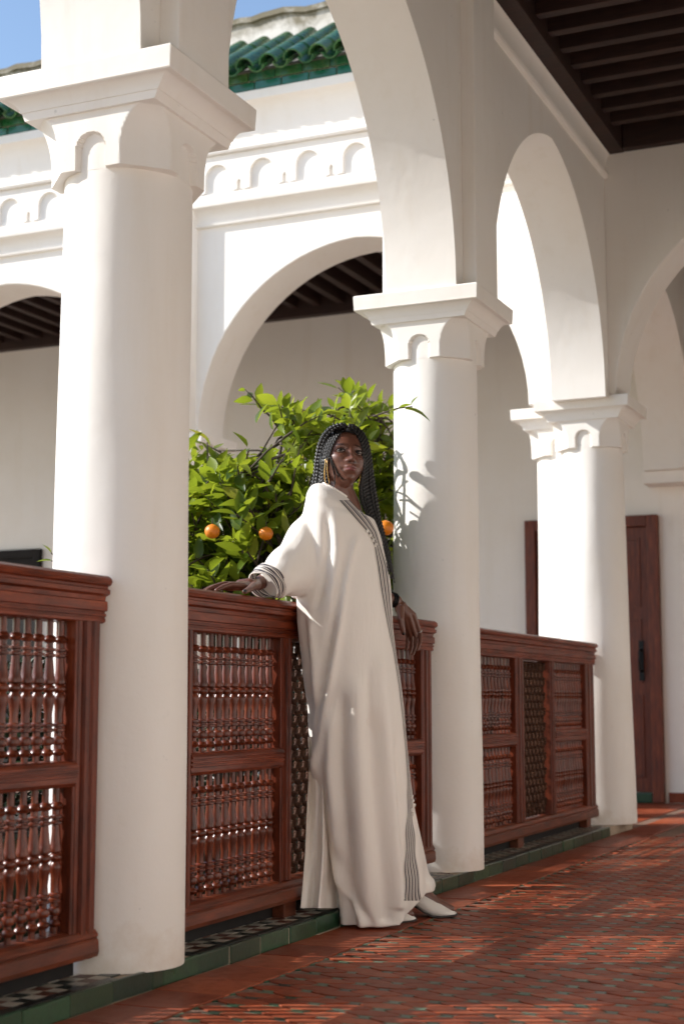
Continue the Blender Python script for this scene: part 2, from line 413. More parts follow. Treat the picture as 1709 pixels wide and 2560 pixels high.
# ------------------------------------------------------------------ columns
COL_R0, COL_R1 = 0.191, 0.183
def capital_rings():
    """from the neck (z=-0.345) to under the abacus; square block with scooped corners and an arched notch in every face"""
    N = 256; rings = []
    a_top = 0.200
    zs = [-0.290 + 0.172 * i / 56 for i in range(57)]
    for z in zs:
        t = (z + 0.290) / 0.172                       # 0 bottom, 1 top
        a = 0.197 + 0.004 * t
        # corner scoop: quarter-ellipse reaching the full corner at the top
        b = 0.2075 + (a * 1.4142 - 0.2075) * (1 - math.sqrt(max(0.0, 1 - max(0, (t - 0.18) / 0.82) ** 2.4)))
        ring = []
        for k in range(N):
            th = 2 * math.pi * k / N
            q = (th + math.pi / 4) % (math.pi / 2) - math.pi / 4          # angle from nearest face normal
            rm = a / math.cos(q); s = a * math.tan(q)
            d = math.pi / 4 - abs(q)
            rd = b / math.cos(d)
            r = min(rm, rd)
            # arched notch
            w = 0.046; zt = 0.60
            if abs(s) < w and t < zt - 0.26 * (1 - math.sqrt(max(0, 1 - (s / w) ** 2))):
                r = min(r, COL_R1 + 0.001)
            ring.append((max(r, COL_R1 + 0.001) * math.cos(th), max(r, COL_R1 + 0.001) * math.sin(th), z))
        rings.append(ring)
    return rings
CAPR = capital_rings()
def sq_ring(h, z): return [(-h, -h, z), (h, -h, z), (h, h, z), (-h, h, z)]
def column_meshes(rs=1.0):
    shaft = MB()
    H0, H1 = KERB_Z - 0.002, SP - 0.27
    prof = []
    for i in range(31):
        t = i / 30; z = lerp(H0, H1, t)
        r = lerp(COL_R0 * rs, COL_R1, t if rs > 1 else smooth(t))
        prof.append((r, z))
    rings = []
    for r, z in prof:
        rings.append([((r + 0.0016 * math.sin(3 * a + z * 2.1) + 0.0012 * math.sin(7 * a - z * 5)) * math.cos(a), (r + 0.0016 * math.sin(3 * a + z * 2.1) + 0.0012 * math.sin(7 * a - z * 5)) * math.sin(a), z) for a in [2 * math.pi * k / 64 for k in range(64)]])
    shaft.loft(rings, True, True, False)
    shaft = shaft.mesh('shaft', M['plaster_column'], True, 0, 40)
    cap = MB(); cap.loft([[(0.178 * x / math.hypot(x, y), 0.178 * y / math.hypot(x, y), z) for x, y, z in CAPR[0]]] + CAPR, True, True, True)
    cap = cap.mesh('capital_block', M['plaster'], True, 0, 28)
    mo = MB()
    pr = [(0.196, -0.128), (0.212, -0.128), (0.213, -0.104)]
    for i in range(9):                                   # cavetto
        a = math.pi / 2 * i / 8
        pr.append((0.213 + 0.003 + 0.036 * (1 - math.cos(a)), -0.104 + 0.040 * math.sin(a)))
    mo.loft([[(x, y * lerp(1.0, 1.11, (z + 0.128) / 0.064), z) for x, y, z in sq_ring(h, z)] for h, z in pr], True, True, True)
    mo = mo.mesh('moulding', M['plaster'], True, 0, 25)
    ab = MB(); ab.loft([[(x, y * 1.125, z) for x, y, z in q] for q in (sq_ring(0.250, -0.0675), sq_ring(0.253, -0.004), sq_ring(0.250, 0.0))])
    ab = ab.mesh('abacus', M['plaster'], False, 0.004)
    return shaft, cap, mo, ab
CM = column_meshes(); CM3 = column_meshes(1.13)
def column(x, y, label, cm=CM, dz=0.0):
    root = empty('column', (x, y, 0)); tag(root, label, 'column', 'white arcade columns')
    obj('shaft', cm[0], None, root)
    for n_, me in zip(('capital_block', 'moulding', 'abacus'), cm[1:]): obj(n_, me, None, root, (0, 0, SP - 0.005 + dz))
    return root
column(PX[0], YC, 'white plaster column at the other end of the screen nearest the dark doorway')
column(PX[0] - 2.555, YC, 'white plaster column in the part of the arcade without carved screens')
column(PX[1], YC, 'white plaster column standing between two carved screens, orange tree leaves beside it')
column(PX[2], YC, 'white plaster column with leaf shadows on its shaft, behind the hanging hand')
column(PX[3] + 0.06, YC - 0.02, 'white corner column in front of the double door, at the end of the screens', CM3, 0.022)
column(PX[3] + 0.27, YC + 0.19, 'white column tucked close behind the corner column, carrying the courtyard arch', CM, 0.022)
column(FARX0 + 0.19, 5.04, 'white column across the courtyard, behind the orange tree and the middle arch')
column(FARX0 + 0.19, 7.74, 'white column across the courtyard under the arch near the dark doorway')

# ------------------------------------------------------------------ arcade along the gallery
def arcade(name, label, axis, a0, a1, lo, hi, top, arches):
    loop = [(lo, SP - 0.003)]
    for c, h, e in arches: loop += arch_pts(c, h, SP - 0.003, e)
    loop += [(hi, SP - 0.003), (hi, top), (lo, top)]
    root = empty(name, ((lo + hi) / 2, a0, 0) if axis == 'y' else (a0, (lo + hi) / 2, 0))
    tag(root, label, 'arcade')
    mb = prism([loop], axis, a0, a1)
    w = mb.build('wall', M['plaster'], root, True, 0.010, None, 35); w.modifiers.new('weighted', 'WEIGHTED_NORMAL').weight = 100; w.matrix_parent_inverse = root.matrix_basis.inverted()
    return root
def child(o, root): o.matrix_parent_inverse = root.matrix_basis.inverted(); return o
NEAR = arcade('arcade', 'white arcade wall of pointed arches above the carved screens and the woman', 'y', 2.070, 2.392, -4.4, FARX0 - 0.002, 5.0,
              [(PX[0] - 3.835, 1.03, 0.16), (PX[0] - 1.28, 1.03, 0.16), ((PX[0] + PX[1]) / 2, 1.03, 0.16), ((PX[1] + PX[2]) / 2, 1.03, 0.16), ((PX[2] + PX[3]) / 2, 1.045, 0.155)])
for px in PX[:3]:
    child(MB().box(px - 0.15, px + 0.145, 2.008, 2.072, SP - 0.002, 4.40).build('pilaster', M['plaster'], NEAR, False, 0.008), NEAR)
    child(MB().box(px - 0.15, px + 0.145, 2.390, 2.445, SP - 0.002, 4.30).build('pilaster', M['plaster'], NEAR, False, 0.008), NEAR)
cor = [(2.102, 3.885), (2.078, 3.892), (2.072, 3.902), (2.072, 3.918), (2.078, 3.924), (2.090, 3.930)]
for i in range(9):
    a = math.pi / 2 * i / 8
    cor.append((2.092 - 0.030 * (1 - math.cos(a)), 3.935 + 0.095 * math.sin(a)))
cor += [(2.060, 4.04), (2.102, 4.04)]
cor = [(y * 0.9857, 0.75 + (z - 0.75) * 0.9857) for y, z in cor]
child(sweep(cor, 'x', -4.4, FARX0 - 0.003).build('cornice', M['plaster'], NEAR, True, 0, None, 35), NEAR)
child(MB().box(-4.4, 8.2, 2.393, 2.80, 4.62, 4.72).build('eave', M['plaster'], NEAR, False, 0.01), NEAR)

# back wall of the gallery behind the camera side
wb = MB().box(-6, WALLX, -0.55, -0.25, -0.1, 4.6)
tag(wb.build('gallery_wall', M['plaster']), kind='structure')

# timber ceiling of the gallery
CEIL = empty('timber_ceiling', (4, 1, 4.03)); tag(CEIL, 'dark timber ceiling of close joists over the tiled gallery', 'ceiling')
def ch(mb, name, mat, root, **kw): return child(mb.build(name, M[mat], root, **kw), root)
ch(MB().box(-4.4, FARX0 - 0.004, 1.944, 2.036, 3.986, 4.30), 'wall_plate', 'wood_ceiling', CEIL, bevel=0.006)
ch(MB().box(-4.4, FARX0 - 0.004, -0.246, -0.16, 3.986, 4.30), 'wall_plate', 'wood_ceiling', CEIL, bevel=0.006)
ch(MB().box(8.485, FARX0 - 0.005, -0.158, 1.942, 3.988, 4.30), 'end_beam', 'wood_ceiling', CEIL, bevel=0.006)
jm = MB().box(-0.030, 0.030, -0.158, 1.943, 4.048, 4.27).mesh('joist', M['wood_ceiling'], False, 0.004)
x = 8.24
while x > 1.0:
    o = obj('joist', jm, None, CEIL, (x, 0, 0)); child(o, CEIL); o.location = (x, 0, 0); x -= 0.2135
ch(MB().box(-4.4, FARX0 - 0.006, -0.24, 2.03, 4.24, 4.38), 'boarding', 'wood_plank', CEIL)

# ------------------------------------------------------------------ arcade across the end of the courtyard
FAR = arcade('arcade', 'white courtyard arcade with green tiled eave and carved frieze, seen behind the orange tree', 'x', FARX0, FARX1, -0.25, 11.2, 4.95,
             [(0.945, 1.085, 0.12), (3.69, 1.130, 0.055), (6.39, 1.130, 0.055), (9.09, 1.130, 0.055)])
PF = FARX0 - 0.055
for y0, y1 in ((4.835, 5.235), (7.535, 7.935)):
    ch(MB().box(FARX0 - 0.095, FARX0 + 0.01, y0, y1, SP - 0.002, 4.035), 'pilaster', 'plaster', FAR, bevel=0.008)
# moulding under the frieze
mp = [(FARX0 + 0.005, 3.885), (FARX0 - 0.030, 3.890), (FARX0 - 0.034, 3.905), (FARX0 - 0.014, 3.915), (FARX0 - 0.016, 3.935)]
mp += [(FARX0 - 0.016 - 0.075 * (1 - math.cos(math.pi / 2 * i / 6)), 3.935 + 0.07 * math.sin(math.pi / 2 * i / 6)) for i in range(1, 7)]
mp += [(FARX0 - 0.095, 4.025), (FARX0 + 0.005, 4.025)]
def ysweep(prof, y0, y1):                                  # profile (x,z) swept along Y
    return prism([prof], 'y', y0, y1)
ch(ysweep(mp, 2.436, 11.0), 'moulding', 'plaster', FAR, shade=True, sharp=30)
# frieze slab with recessed little arches
FZ0, FZ1 = 4.024, 4.345
holes = []
def mini(yc):
    w, z0, zt = 0.085, 4.085, 4.20
    l = [(yc - w, z0 + 0.004), (yc - w - 0.055, z0 - 0.002), (yc - w - 0.05, z0 - 0.008)][:0]
    l = [(yc - w, zt)]
    l = []
    for i in range(11):
        a = math.pi - math.pi * i / 10
        l.append((yc + w * math.cos(a), zt + w * math.sin(a)))
    l += [(yc + w, z0 + 0.012), (yc + w + 0.038, z0 + 0.006), (yc + w + 0.038, z0), (yc - w - 0.038, z0), (yc - w - 0.038, z0 + 0.006), (yc - w, z0 + 0.012)]
    return l
def slit(yc):
    z0 = 4.085; w = 0.013
    return [(yc - w, 4.150), (yc, 4.168), (yc + w, 4.150), (yc + w, z0 + 0.012), (yc + 0.036, z0 + 0.006), (yc + 0.036, z0), (yc - 0.036, z0), (yc - 0.036, z0 + 0.006), (yc - w, z0 + 0.012)]
y = 3.985 - 0.333 * 4
ys_ = []
while y < 8.8: ys_.append(y); y += 0.333
loops = [[(2.436, FZ0), (9.2, FZ0), (9.2, FZ1), (2.436, FZ1)]]
for y in ys_:
    if y - 0.13 > 2.45: loops.append(mini(y))
    loops.append(slit(y + 0.1665))
ch(prism(loops, 'x', FARX0 - 0.088, FARX0 - 0.064), 'frieze', 'plaster', FAR)
ch(MB().box(FARX0 - 0.064, FARX0 + 0.002, 2.436, 11.0, FZ0, FZ1), 'frieze_back', 'plaster', FAR)
ld = [(FARX0, FZ1), (FARX0 - 0.115, FZ1 + 0.004), (FARX0 - 0.122, FZ1 + 0.018), (FARX0 - 0.115, FZ1 + 0.034), (FARX0 - 0.095, FZ1 + 0.040), (FARX0, FZ1 + 0.042)]
ch(ysweep(ld, 2.436, 11.0), 'ledge', 'plaster', FAR, shade=True, sharp=30)
cv = [(FARX0, FZ1 + 0.041)] + [(FARX0 - 0.075 - 0.10 * (1 - math.cos(math.pi / 2 * i / 8)), FZ1 + 0.041 + 0.255 * math.sin(math.pi / 2 * i / 8)) for i in range(9)] + [(FARX0 - 0.19, 4.648), (FARX0 - 0.19, 4.708), (FARX0, 4.708)]
ch(ysweep(cv, 2.436, 11.0), 'cove', 'plaster', FAR, shade=True, sharp=35)
# green strip tiles, two courses
SX = FARX0 - 0.185
ch(MB().box(SX + 0.012, FARX0, 2.436, 11.0, 4.709, 4.845), 'eave_bed', 'grout_pale', FAR)
st = slab_mesh(0.016, 0.189, 0.056, 'strip_tile', M['green_strip'], 0.003)
st2 = slab_mesh(0.016, 0.189, 0.060, 'strip_tile', M['green_roof'], 0.003)
for row, (z, me, dx) in enumerate(((4.741, st, 0.0), (4.804, st2, -0.004))):
    y = 3.0 + (0.0975 if row else 0.052)
    while y < 7.6:
        o = obj('strip_tile', me, None, FAR); child(o, FAR); o.location = (SX + 0.008 + dx + random.uniform(-.002, .002), y, z + random.uniform(-.001, .001)); y += 0.1955
# glazed roof tiles: barrel covers over pans, five courses
def barrel(r0, r1, L, up, name):
    mb = MB(); n = 9; th = 0.011; outer = []; inner = []
    rings = []
    for t, r in ((0, r0), (1, r1)):
        ring = []
        for i in range(n + 1):
            a = math.pi * i / n
            ring.append((t * L, r * math.cos(a), (r * math.sin(a)) * (1 if up else -1) * (1.0 if up else 0.85)))
        for i in range(n, -1, -1):
            a = math.pi * i / n; q = r - th
            ring.append((t * L, q * math.cos(a), (q * math.sin(a)) * (1 if up else -1) * (1.0 if up else 0.85)))
        rings.append(ring)
    mb.loft(rings)
    return mb.mesh(name, M['green_roof'], True, 0, 40)
cover = barrel(0.066, 0.050, 0.27, True, 'cover_tile'); pan = barrel(0.056, 0.062, 0.27, False, 'pan_tile')
ROOF_A = R(35)
y = 3.26 - 0.175 * 3 + 0.03
while y < 7.6:
    for k in range(4):
        s = k * 0.175
        bx, bz = FARX0 - 0.30 + s * math.cos(ROOF_A), 4.800 + s * math.sin(ROOF_A)
        if 3.3 < y < 4.9 or 6.0 < y < 7.6:
            o = obj('cover_tile', cover, None, FAR); child(o, FAR); o.location = (bx, y + random.uniform(-.004, .004), bz + 0.020); o.rotation_euler = (0, -ROOF_A - 0.05, random.uniform(-.02, .02))
            o = obj('pan_tile', pan, None, FAR); child(o, FAR); o.location = (bx - 0.012, y + 0.0875 + random.uniform(-.004, .004), bz + 0.018); o.rotation_euler = (0, -ROOF_A - 0.02, random.uniform(-.02, .02))
    y += 0.175
rb = [(FARX0 - 0.16, 4.846), (FARX0 + 0.44, 5.18), (FARX0 + 0.44, 4.9), (FARX0, 4.8455)]
ch(ysweep(rb, 2.436, 11.0), 'roof_bed', 'green_roof', FAR)
# parapet with a weathered uneven top
pl = MB(); n = 120; rings = []
for i in range(n + 1):
    y = 1.0 + 10.0 * i / n
    zt = 5.555 + 0.012 * math.sin(y * 7.3) + 0.010 * math.sin(y * 17.1 + 1) + random.uniform(-.006, .006)
    rings.append([(9.0, y, 4.86), (9.0, y, zt - 0.05), (8.978, y, zt - 0.045), (8.975, y, zt - 0.008), (8.99, y, zt), (9.3, y, zt), (9.3, y, 4.86)])
pl.loft(rings)
PAR = pl.build('parapet', M['plaster_parapet']); tag(PAR, 'weathered white parapet with mossy stained top above the green roof tiles', 'parapet')

# ------------------------------------------------------------------ far gallery behind the courtyard arcade
tag(MB().box(WALLX, WALLX + 0.3, -0.6, 12, -0.1, 4.6).build('far_wall', M['plaster']), kind='structure')
FC = empty('timber_ceiling', (10, 5, 4.0)); tag(FC, 'dark timber ceiling seen through the courtyard arch behind the orange tree', 'ceiling')
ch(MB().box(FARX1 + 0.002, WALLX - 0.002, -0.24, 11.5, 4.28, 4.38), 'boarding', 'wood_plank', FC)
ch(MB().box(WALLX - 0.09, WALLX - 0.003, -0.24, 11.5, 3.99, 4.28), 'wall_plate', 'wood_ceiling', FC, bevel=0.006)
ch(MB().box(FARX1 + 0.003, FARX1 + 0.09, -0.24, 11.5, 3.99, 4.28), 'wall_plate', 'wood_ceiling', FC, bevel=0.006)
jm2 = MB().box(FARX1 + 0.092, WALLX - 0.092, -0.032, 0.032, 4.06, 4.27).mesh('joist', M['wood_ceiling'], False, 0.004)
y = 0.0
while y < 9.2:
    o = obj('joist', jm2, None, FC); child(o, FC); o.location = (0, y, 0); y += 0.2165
# inner arch from the corner column to the far wall, with its impost
IA = empty('arch', (10.1, 2.24, 0)); tag(IA, 'inner white arch resting on an impost beside the brown double door', 'arch')
cx = (FARX1 + WALLX - 0.20) / 2; hw = (WALLX - 0.20 - FARX1) / 2 - 0.05
loop = [(FARX1 + 0.001, SP - 0.05)] + arch_pts(cx - 0.03, hw, SP - 0.05, 0.10) + [(WALLX - 0.001, SP - 0.05), (WALLX - 0.001, 4.29), (FARX1 + 0.001, 4.29)]
ch(prism([loop], 'y', 2.06, 2.43), 'wall', 'plaster', IA, shade=True, sharp=24)
ch(MB().box(WALLX - 0.235, WALLX - 0.002, 1.99, 2.45, SP - 0.145, SP - 0.052), 'impost', 'plaster', IA, bevel=0.006)

# skirting of the far wall
sk = MB().box(WALLX - 0.015, WALLX - 0.001, -0.2, 2.36, 0.0, 0.075).box(WALLX - 0.015, WALLX - 0.001, 3.46, 7.9, 0.0, 0.075)
tag(sk.build('skirting', M['terracotta']), kind='structure')
# double door
DR = empty('double_door', (WALLX, 2.90, 0)); tag(DR, 'reddish brown double wooden door with black handle plate, behind the corner column', 'door')
d0, d1, dt = 2.385, 3.425, 2.15
ch(MB().box(WALLX - 0.07, WALLX + 0.01, d0, d0 + 0.085, 0.0, dt), 'frame', 'wood_door', DR, bevel=0.006)
ch(MB().box(WALLX - 0.07, WALLX + 0.01, d1 - 0.085, d1, 0.0, dt), 'frame', 'wood_door', DR, bevel=0.006)
ch(MB().box(WALLX - 0.068, WALLX + 0.01, d0 + 0.085, d1 - 0.085, dt - 0.085, dt), 'frame', 'wood_door', DR, bevel=0.006)
mid = (d0 + d1) / 2
for a, b in ((d0 + 0.088, mid - 0.003), (mid + 0.003, d1 - 0.088)):
    lf = ch(MB().box(WALLX - 0.035, WALLX + 0.01, a, b, 0.075, dt - 0.088), 'leaf', 'wood_door', DR, bevel=0.004)
    for z0, z1 in ((0.20, 0.78), (0.90, 1.35), (1.47, 1.97)):
        ch(MB().box(WALLX - 0.030, WALLX + 0.01, a + 0.07, b - 0.07, z0, z1), 'panel', 'wood_door', DR, bevel=0.012)
        fr = MB()
        fr.box(WALLX - 0.046, WALLX - 0.03, a + 0.055, a + 0.075, z0 - 0.015, z1 + 0.015).box(WALLX - 0.046, WALLX - 0.03, b - 0.075, b - 0.055, z0 - 0.015, z1 + 0.015)
        fr.box(WALLX - 0.0458, WALLX - 0.03, a + 0.075, b - 0.075, z0 - 0.015, z0 + 0.005).box(WALLX - 0.0458, WALLX - 0.03, a + 0.075, b - 0.075, z1 - 0.005, z1 + 0.015)
        ch(fr, 'panel_moulding', 'wood_door', DR)
ch(MB().box(WALLX - 0.072, WALLX - 0.0, d0 + 0.088, d1 - 0.088, 0.0, 0.07), 'threshold', 'green_kerb', DR, bevel=0.004)
ch(MB().box(WALLX - 0.048, WALLX - 0.03, d0 + 0.13, d0 + 0.165, 0.90, 1.20).tube([(WALLX - 0.048, d0 + 0.148, 1.13), (WALLX - 0.10, d0 + 0.148, 1.12), (WALLX - 0.11, d0 + 0.148, 1.05), (WALLX - 0.10, d0 + 0.148, 0.98), (WALLX - 0.048, d0 + 0.148, 0.97)], 0.011, 8), 'handle', 'iron', DR)
for z in (1.52, 1.88): ch(MB().box(WALLX - 0.05, WALLX - 0.03, d1 - 0.16, d1 - 0.135, z, z + 0.12), 'hinge', 'iron', DR)
# dark doorway at the left of the far wall
DD = empty('doorway', (WALLX, 8.5, 0)); tag(DD, 'black wooden door in the far wall behind the nearest screen', 'door')
ch(MB().box(WALLX - 0.05, WALLX + 0.01, 7.98, 8.06, 0, 2.12), 'frame', 'wood_plank', DD, bevel=0.006)
ch(MB().box(WALLX - 0.05, WALLX + 0.01, 9.0, 9.08, 0, 2.12), 'frame', 'wood_plank', DD, bevel=0.006)
ch(MB().box(WALLX - 0.048, WALLX + 0.01, 8.06, 9.0, 2.04, 2.12), 'frame', 'wood_plank', DD, bevel=0.006)
ch(MB().box(WALLX - 0.03, WALLX + 0.01, 8.062, 8.53, 0.01, 2.038), 'leaf', 'wood_plank', DD, bevel=0.004)
ch(MB().box(WALLX - 0.03, WALLX + 0.01, 8.534, 8.998, 0.01, 2.038), 'leaf', 'wood_plank', DD, bevel=0.004)
# ================================================================== CARVED WOODEN SCREENS between the columns
RY = 2.19                                                    # their front face
def grooved(z0, z1, n=3, d=0.006, flip=False):
    """front contour (offset, height) of a moulded member, top to bottom"""
    out = []
    h = z1 - z0
    out.append((0.004, z1)); out.append((-0.004, z1 - 0.004))
    for i in range(n):
        a = z1 - 0.012 - (h - 0.03) * i / n; b = z1 - 0.012 - (h - 0.03) * (i + 1) / n
        out += [(-0.010, a), (-0.010, b + 0.007), (-0.010 + d, b + 0.005), (-0.010 + d, b + 0.001)]
    out += [(-0.006, z0 + 0.010), (0.004, z0)]
    return out
def hmember(name, prof, back, x0, x1, root, mat='wood_rail'):
    pts = [(RY + o, z) for o, z in prof] + [(RY + back, prof[-1][1]), (RY + back, prof[0][1])]
    return ch(prism([pts], 'x', x0, x1), name, mat, root, shade=True, sharp=22)
def vmember(name, x0, x1, z0, z1, root, prof=None, back=0.066, mat='wood_stile'):
    w = x1 - x0
    prof = prof or [(0.0, 0.006), (0.04, -0.002), (0.16, -0.003), (0.20, 0.003), (0.26, 0.003), (0.30, -0.008), (0.48, -0.008), (0.52, -0.002), (0.58, -0.002), (0.62, -0.009), (0.80, -0.009), (0.84, -0.001), (0.96, -0.001), (1.0, 0.006)]
    pts = [(x0 + w * t, RY + o) for t, o in prof] + [(x1, RY + back), (x0, RY + back)]
    mb = MB(); mb.loft([[(p[0], p[1], z0) for p in pts], [(p[0], p[1], z1) for p in pts]])
    return ch(mb, name, mat, root, shade=True, sharp=22)
TOP_PROF = [(0.012, 1.080), (-0.014, 1.078), (-0.023, 1.071), (-0.026, 1.062), (-0.022, 1.054), (-0.012, 1.050), (-0.012, 1.044), (-0.019, 1.041), (-0.019, 1.030), (-0.006, 1.024), (-0.004, 1.013), (-0.011, 1.010),
            (-0.012, 0.990), (-0.011, 0.986), (-0.003, 0.984), (-0.003, 0.979), (-0.008, 0.977), (-0.008, 0.972), (-0.003, 0.970), (-0.003, 0.966), (-0.006, 0.964), (-0.005, 0.957), (0.004, 0.953)]
BOT_PROF = [(0.008, 0.172), (-0.004, 0.166), (-0.012, 0.156), (-0.012, 0.150), (-0.008, 0.146), (-0.014, 0.140), (-0.016, 0.112), (-0.012, 0.100)]
def bal_profile(h):
    """turned spindle of height h: necks, beads, rings, two long vases meeting at a pair of balls"""
    P = [(0, .0095), (.015, .0095), (.05, .0095), (.058, .0155), (.075, .0185), (.092, .0155), (.100, .0105), (.125, .0105), (.132, .0170), (.155, .0200), (.178, .0165), (.186, .0105), (.215, .0105), (.221, .0190), (.238, .0190), (.244, .0125), (.252, .0125),
         (.258, .0185), (.272, .0185), (.280, .0130), (.34, .0118), (.40, .0150), (.440, .0185), (.462, .0185), (.480, .0130), (.487, .0120), (.500, .0185), (.516, .0200), (.532, .0180), (.543, .0125), (.555, .0180), (.575, .0188), (.590, .0165), (.64, .0145), (.70, .0120), (.735, .0110),
         (.742, .0180), (.757, .0180), (.764, .0120), (.775, .0120), (.782, .0180), (.797, .0180), (.803, .0110), (.835, .0105), (.842, .0160), (.862, .0195), (.882, .0160), (.890, .0100), (.94, .0100), (1.0, .0100)]
    return [(r * 0.88, z * h) for z, r in P]
BAL_U = MB().lathe(list(bal_profile(0.362)), 10).mesh('baluster', M['wood_turned'], True, 0, 38)
BAL_L = MB().lathe([(r, z) for r, z in bal_profile(0.368)], 10).mesh('baluster', M['wood_turned'], True, 0, 38)
BEAD = MB().lathe([(0.004, -0.021), (0.009, -0.019), (0.0125, -0.010), (0.0130, 0.0), (0.0095, 0.004), (0.0095, 0.007), (0.0145, 0.009), (0.0150, 0.015), (0.0105, 0.019), (0.006, 0.0215)], 9).mesh('lattice_bead', M['wood_lattice'], True, 0, 35)
def baluster_panel(x0, x1, root):
    n = max(1, int(round((x1 - x0 - 0.01) / 0.0492))); st_ = (x1 - x0) / n
    for z0, me in ((0.594, BAL_U), (0.169, BAL_L)):
        for k in range(n):
            o = obj('baluster', me, None, root); child(o, root)
            o.location = (x0 + st_ * (k + 0.5) + random.uniform(-.0012, .0012), RY + 0.034, z0 + random.uniform(-.0015, .0015))
            o.rotation_euler = (random.uniform(-.004, .004), random.uniform(-.004, .004), random.uniform(0, 6))
    hmember('middle_rail', grooved(0.533, 0.598, 3), 0.062, x0 - 0.004, x1 + 0.004, root)
    # thin bead frames round both openings
    for z0, z1 in ((0.166, 0.535), (0.596, 0.956)):
        t = 0.013; y0, y1 = RY - 0.001, RY + 0.03
        for a, b in ((x0 - 0.004, x0 + t - 0.006), (x1 - t + 0.006, x1 + 0.004)):
            ch(MB().box(a, b, y0, y1, z0, z1), 'bead_frame', 'wood_stile', root, bevel=0.002)
def lattice_panel(x0, x1, z0, z1, root):
    px_, pz = 0.0630, 0.0765
    y = RY + 0.030
    nx = int((x1 - x0) / (px_ / 2)); nz = int((z1 - z0) / (pz / 2))
    ox = x0 + ((x1 - x0) - (nx - 1) * px_ / 2) / 2; oz = z0 + ((z1 - z0) - (nz - 1) * pz / 2) / 2
    for i in range(nx):
        for j in range(nz):
            if (i + j) % 2: continue
            o = obj('lattice_bead', BEAD, None, root); child(o, root)
            o.location = (ox + i * px_ / 2, y, oz + j * pz / 2); o.rotation_euler = (0, 0, random.uniform(0, 6))
    # diagonal turned bars through the beads
    sl = (pz / 2) / (px_ / 2)
    for s in (1, -1):
        for c in range(-nz, nx + nz):
            a = None; pts = []
            for j in range(nz):
                i = c + s * j
                if 0 <= i < nx and (i + j) % 2 == 0: pts.append((ox + i * px_ / 2, y, oz + j * pz / 2))
            if len(pts) > 1:
                p0, p1 = Vector(pts[0]), Vector(pts[-1]); d = (p1 - p0).normalized(); p0 -= d * 0.022; p1 += d * 0.022
                L = (p1 - p0).length; n = max(2, int(L / 0.0124)); q = []; r_ = []
                for k in range(n + 1): q.append(p0.lerp(p1, k / n)); r_.append(0.0088 if k % 2 else 0.0060)
                ch(MB().tube(q, r_, 6), 'lattice_bar', 'wood_lattice', root, shade=True)
def screen(xs, label, feet):
    """xs: [start, panel, panel_end, lattice, lattice_end, panel, panel_end, end]"""
    root = empty('carved_screen', ((xs[0] + xs[-1]) / 2, RY, KERB_Z)); tag(root, label, 'screen', 'carved wooden screens between the columns')
    A, p0, p1, l0, l1, q0, q1, B = xs
    hmember('top_rail', TOP_PROF, 0.088, A - 0.012, B + 0.012, root)
    hmember('bottom_rail', BOT_PROF, 0.066, A + 0.004, B - 0.004, root)
    for a, b in ((A, p0), (p1, l0), (l1, q0), (q1, B)):
        vmember('stile', a + 0.002, b - 0.002, 0.098 if a in (A, q1) else 0.172, 0.956, root)
    baluster_panel(p0, p1, root); baluster_panel(q0, q1, root)
    lattice_panel(l0, l1, 0.172, 0.953, root)
    ch(MB().box(A + 0.02, B - 0.02, RY + 0.050, RY + 0.064, KERB_Z - 0.002, 0.112), 'gap_shade_board', 'wood_plank', root)  # dark board added to imitate the shade in the gap under the rail
    for x in feet:
        ch(MB().box(x - 0.045, x + 0.045, RY + 0.004, RY + 0.049, KERB_Z - 0.001, 0.104), 'foot', 'wood_rail', root, bevel=0.004)
    return root
screen([1.28, 1.36, 1.97, 2.05, 2.52, 2.60, 3.275, 3.385], 'carved brown wooden screen ending against the column farthest from the double door', (1.40, 2.30))
screen([3.800, 3.872, 4.470, 4.542, 5.020, 5.095, 5.760, 5.872], 'carved brown wooden screen the woman leans on, with her hand on its rail', (4.55, 5.05))
screen([6.350, 6.430, 7.035, 7.165, 7.620, 7.700, 8.345, 8.535], 'carved brown wooden screen with diagonal lattice between the leaf-shadowed column and the corner column', (7.10, 8.38))
# ================================================================== ORANGE TREE in the courtyard
def m_leaf():
    m, nt, b = new_mat('leaf')
    r = rnd(nt)
    c = ramp(nt, r, [(0.0, (0.028, 0.070, 0.009)), (0.35, (0.090, 0.160, 0.015)), (0.7, (0.170, 0.245, 0.020)), (0.95, (0.26, 0.31, 0.028)), (1.0, (0.42, 0.36, 0.04))])
    nt.links.new(c, b.inputs['Base Color']); b.inputs['Roughness'].default_value = 0.38; b.inputs['Specular IOR Level'].default_value = 0.5
    tr = nd(nt, 'ShaderNodeBsdfTranslucent'); nt.links.new(mix(nt, c, (0.46, 0.52, 0.03), 0.5), tr.inputs[0])
    ms = nd(nt, 'ShaderNodeMixShader'); ms.inputs[0].default_value = 0.5
    out = nt.nodes['Material Output']
    nt.links.new(b.outputs[0], ms.inputs[1]); nt.links.new(tr.outputs[0], ms.inputs[2]); nt.links.new(ms.outputs[0], out.inputs[0])
m_leaf()
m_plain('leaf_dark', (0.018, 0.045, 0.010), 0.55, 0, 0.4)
m_plain('bark', (0.085, 0.062, 0.042), 0.85, 0, 0.5)
m_plain('orange_skin', (0.85, 0.25, 0.010), 0.38, 0, 0.25)
_m = M['orange_skin']; bump(_m.node_tree, _m.node_tree.nodes['Principled BSDF'], noise(_m.node_tree, geo_pos(_m.node_tree), 420, 2), 0.35, 0.002)
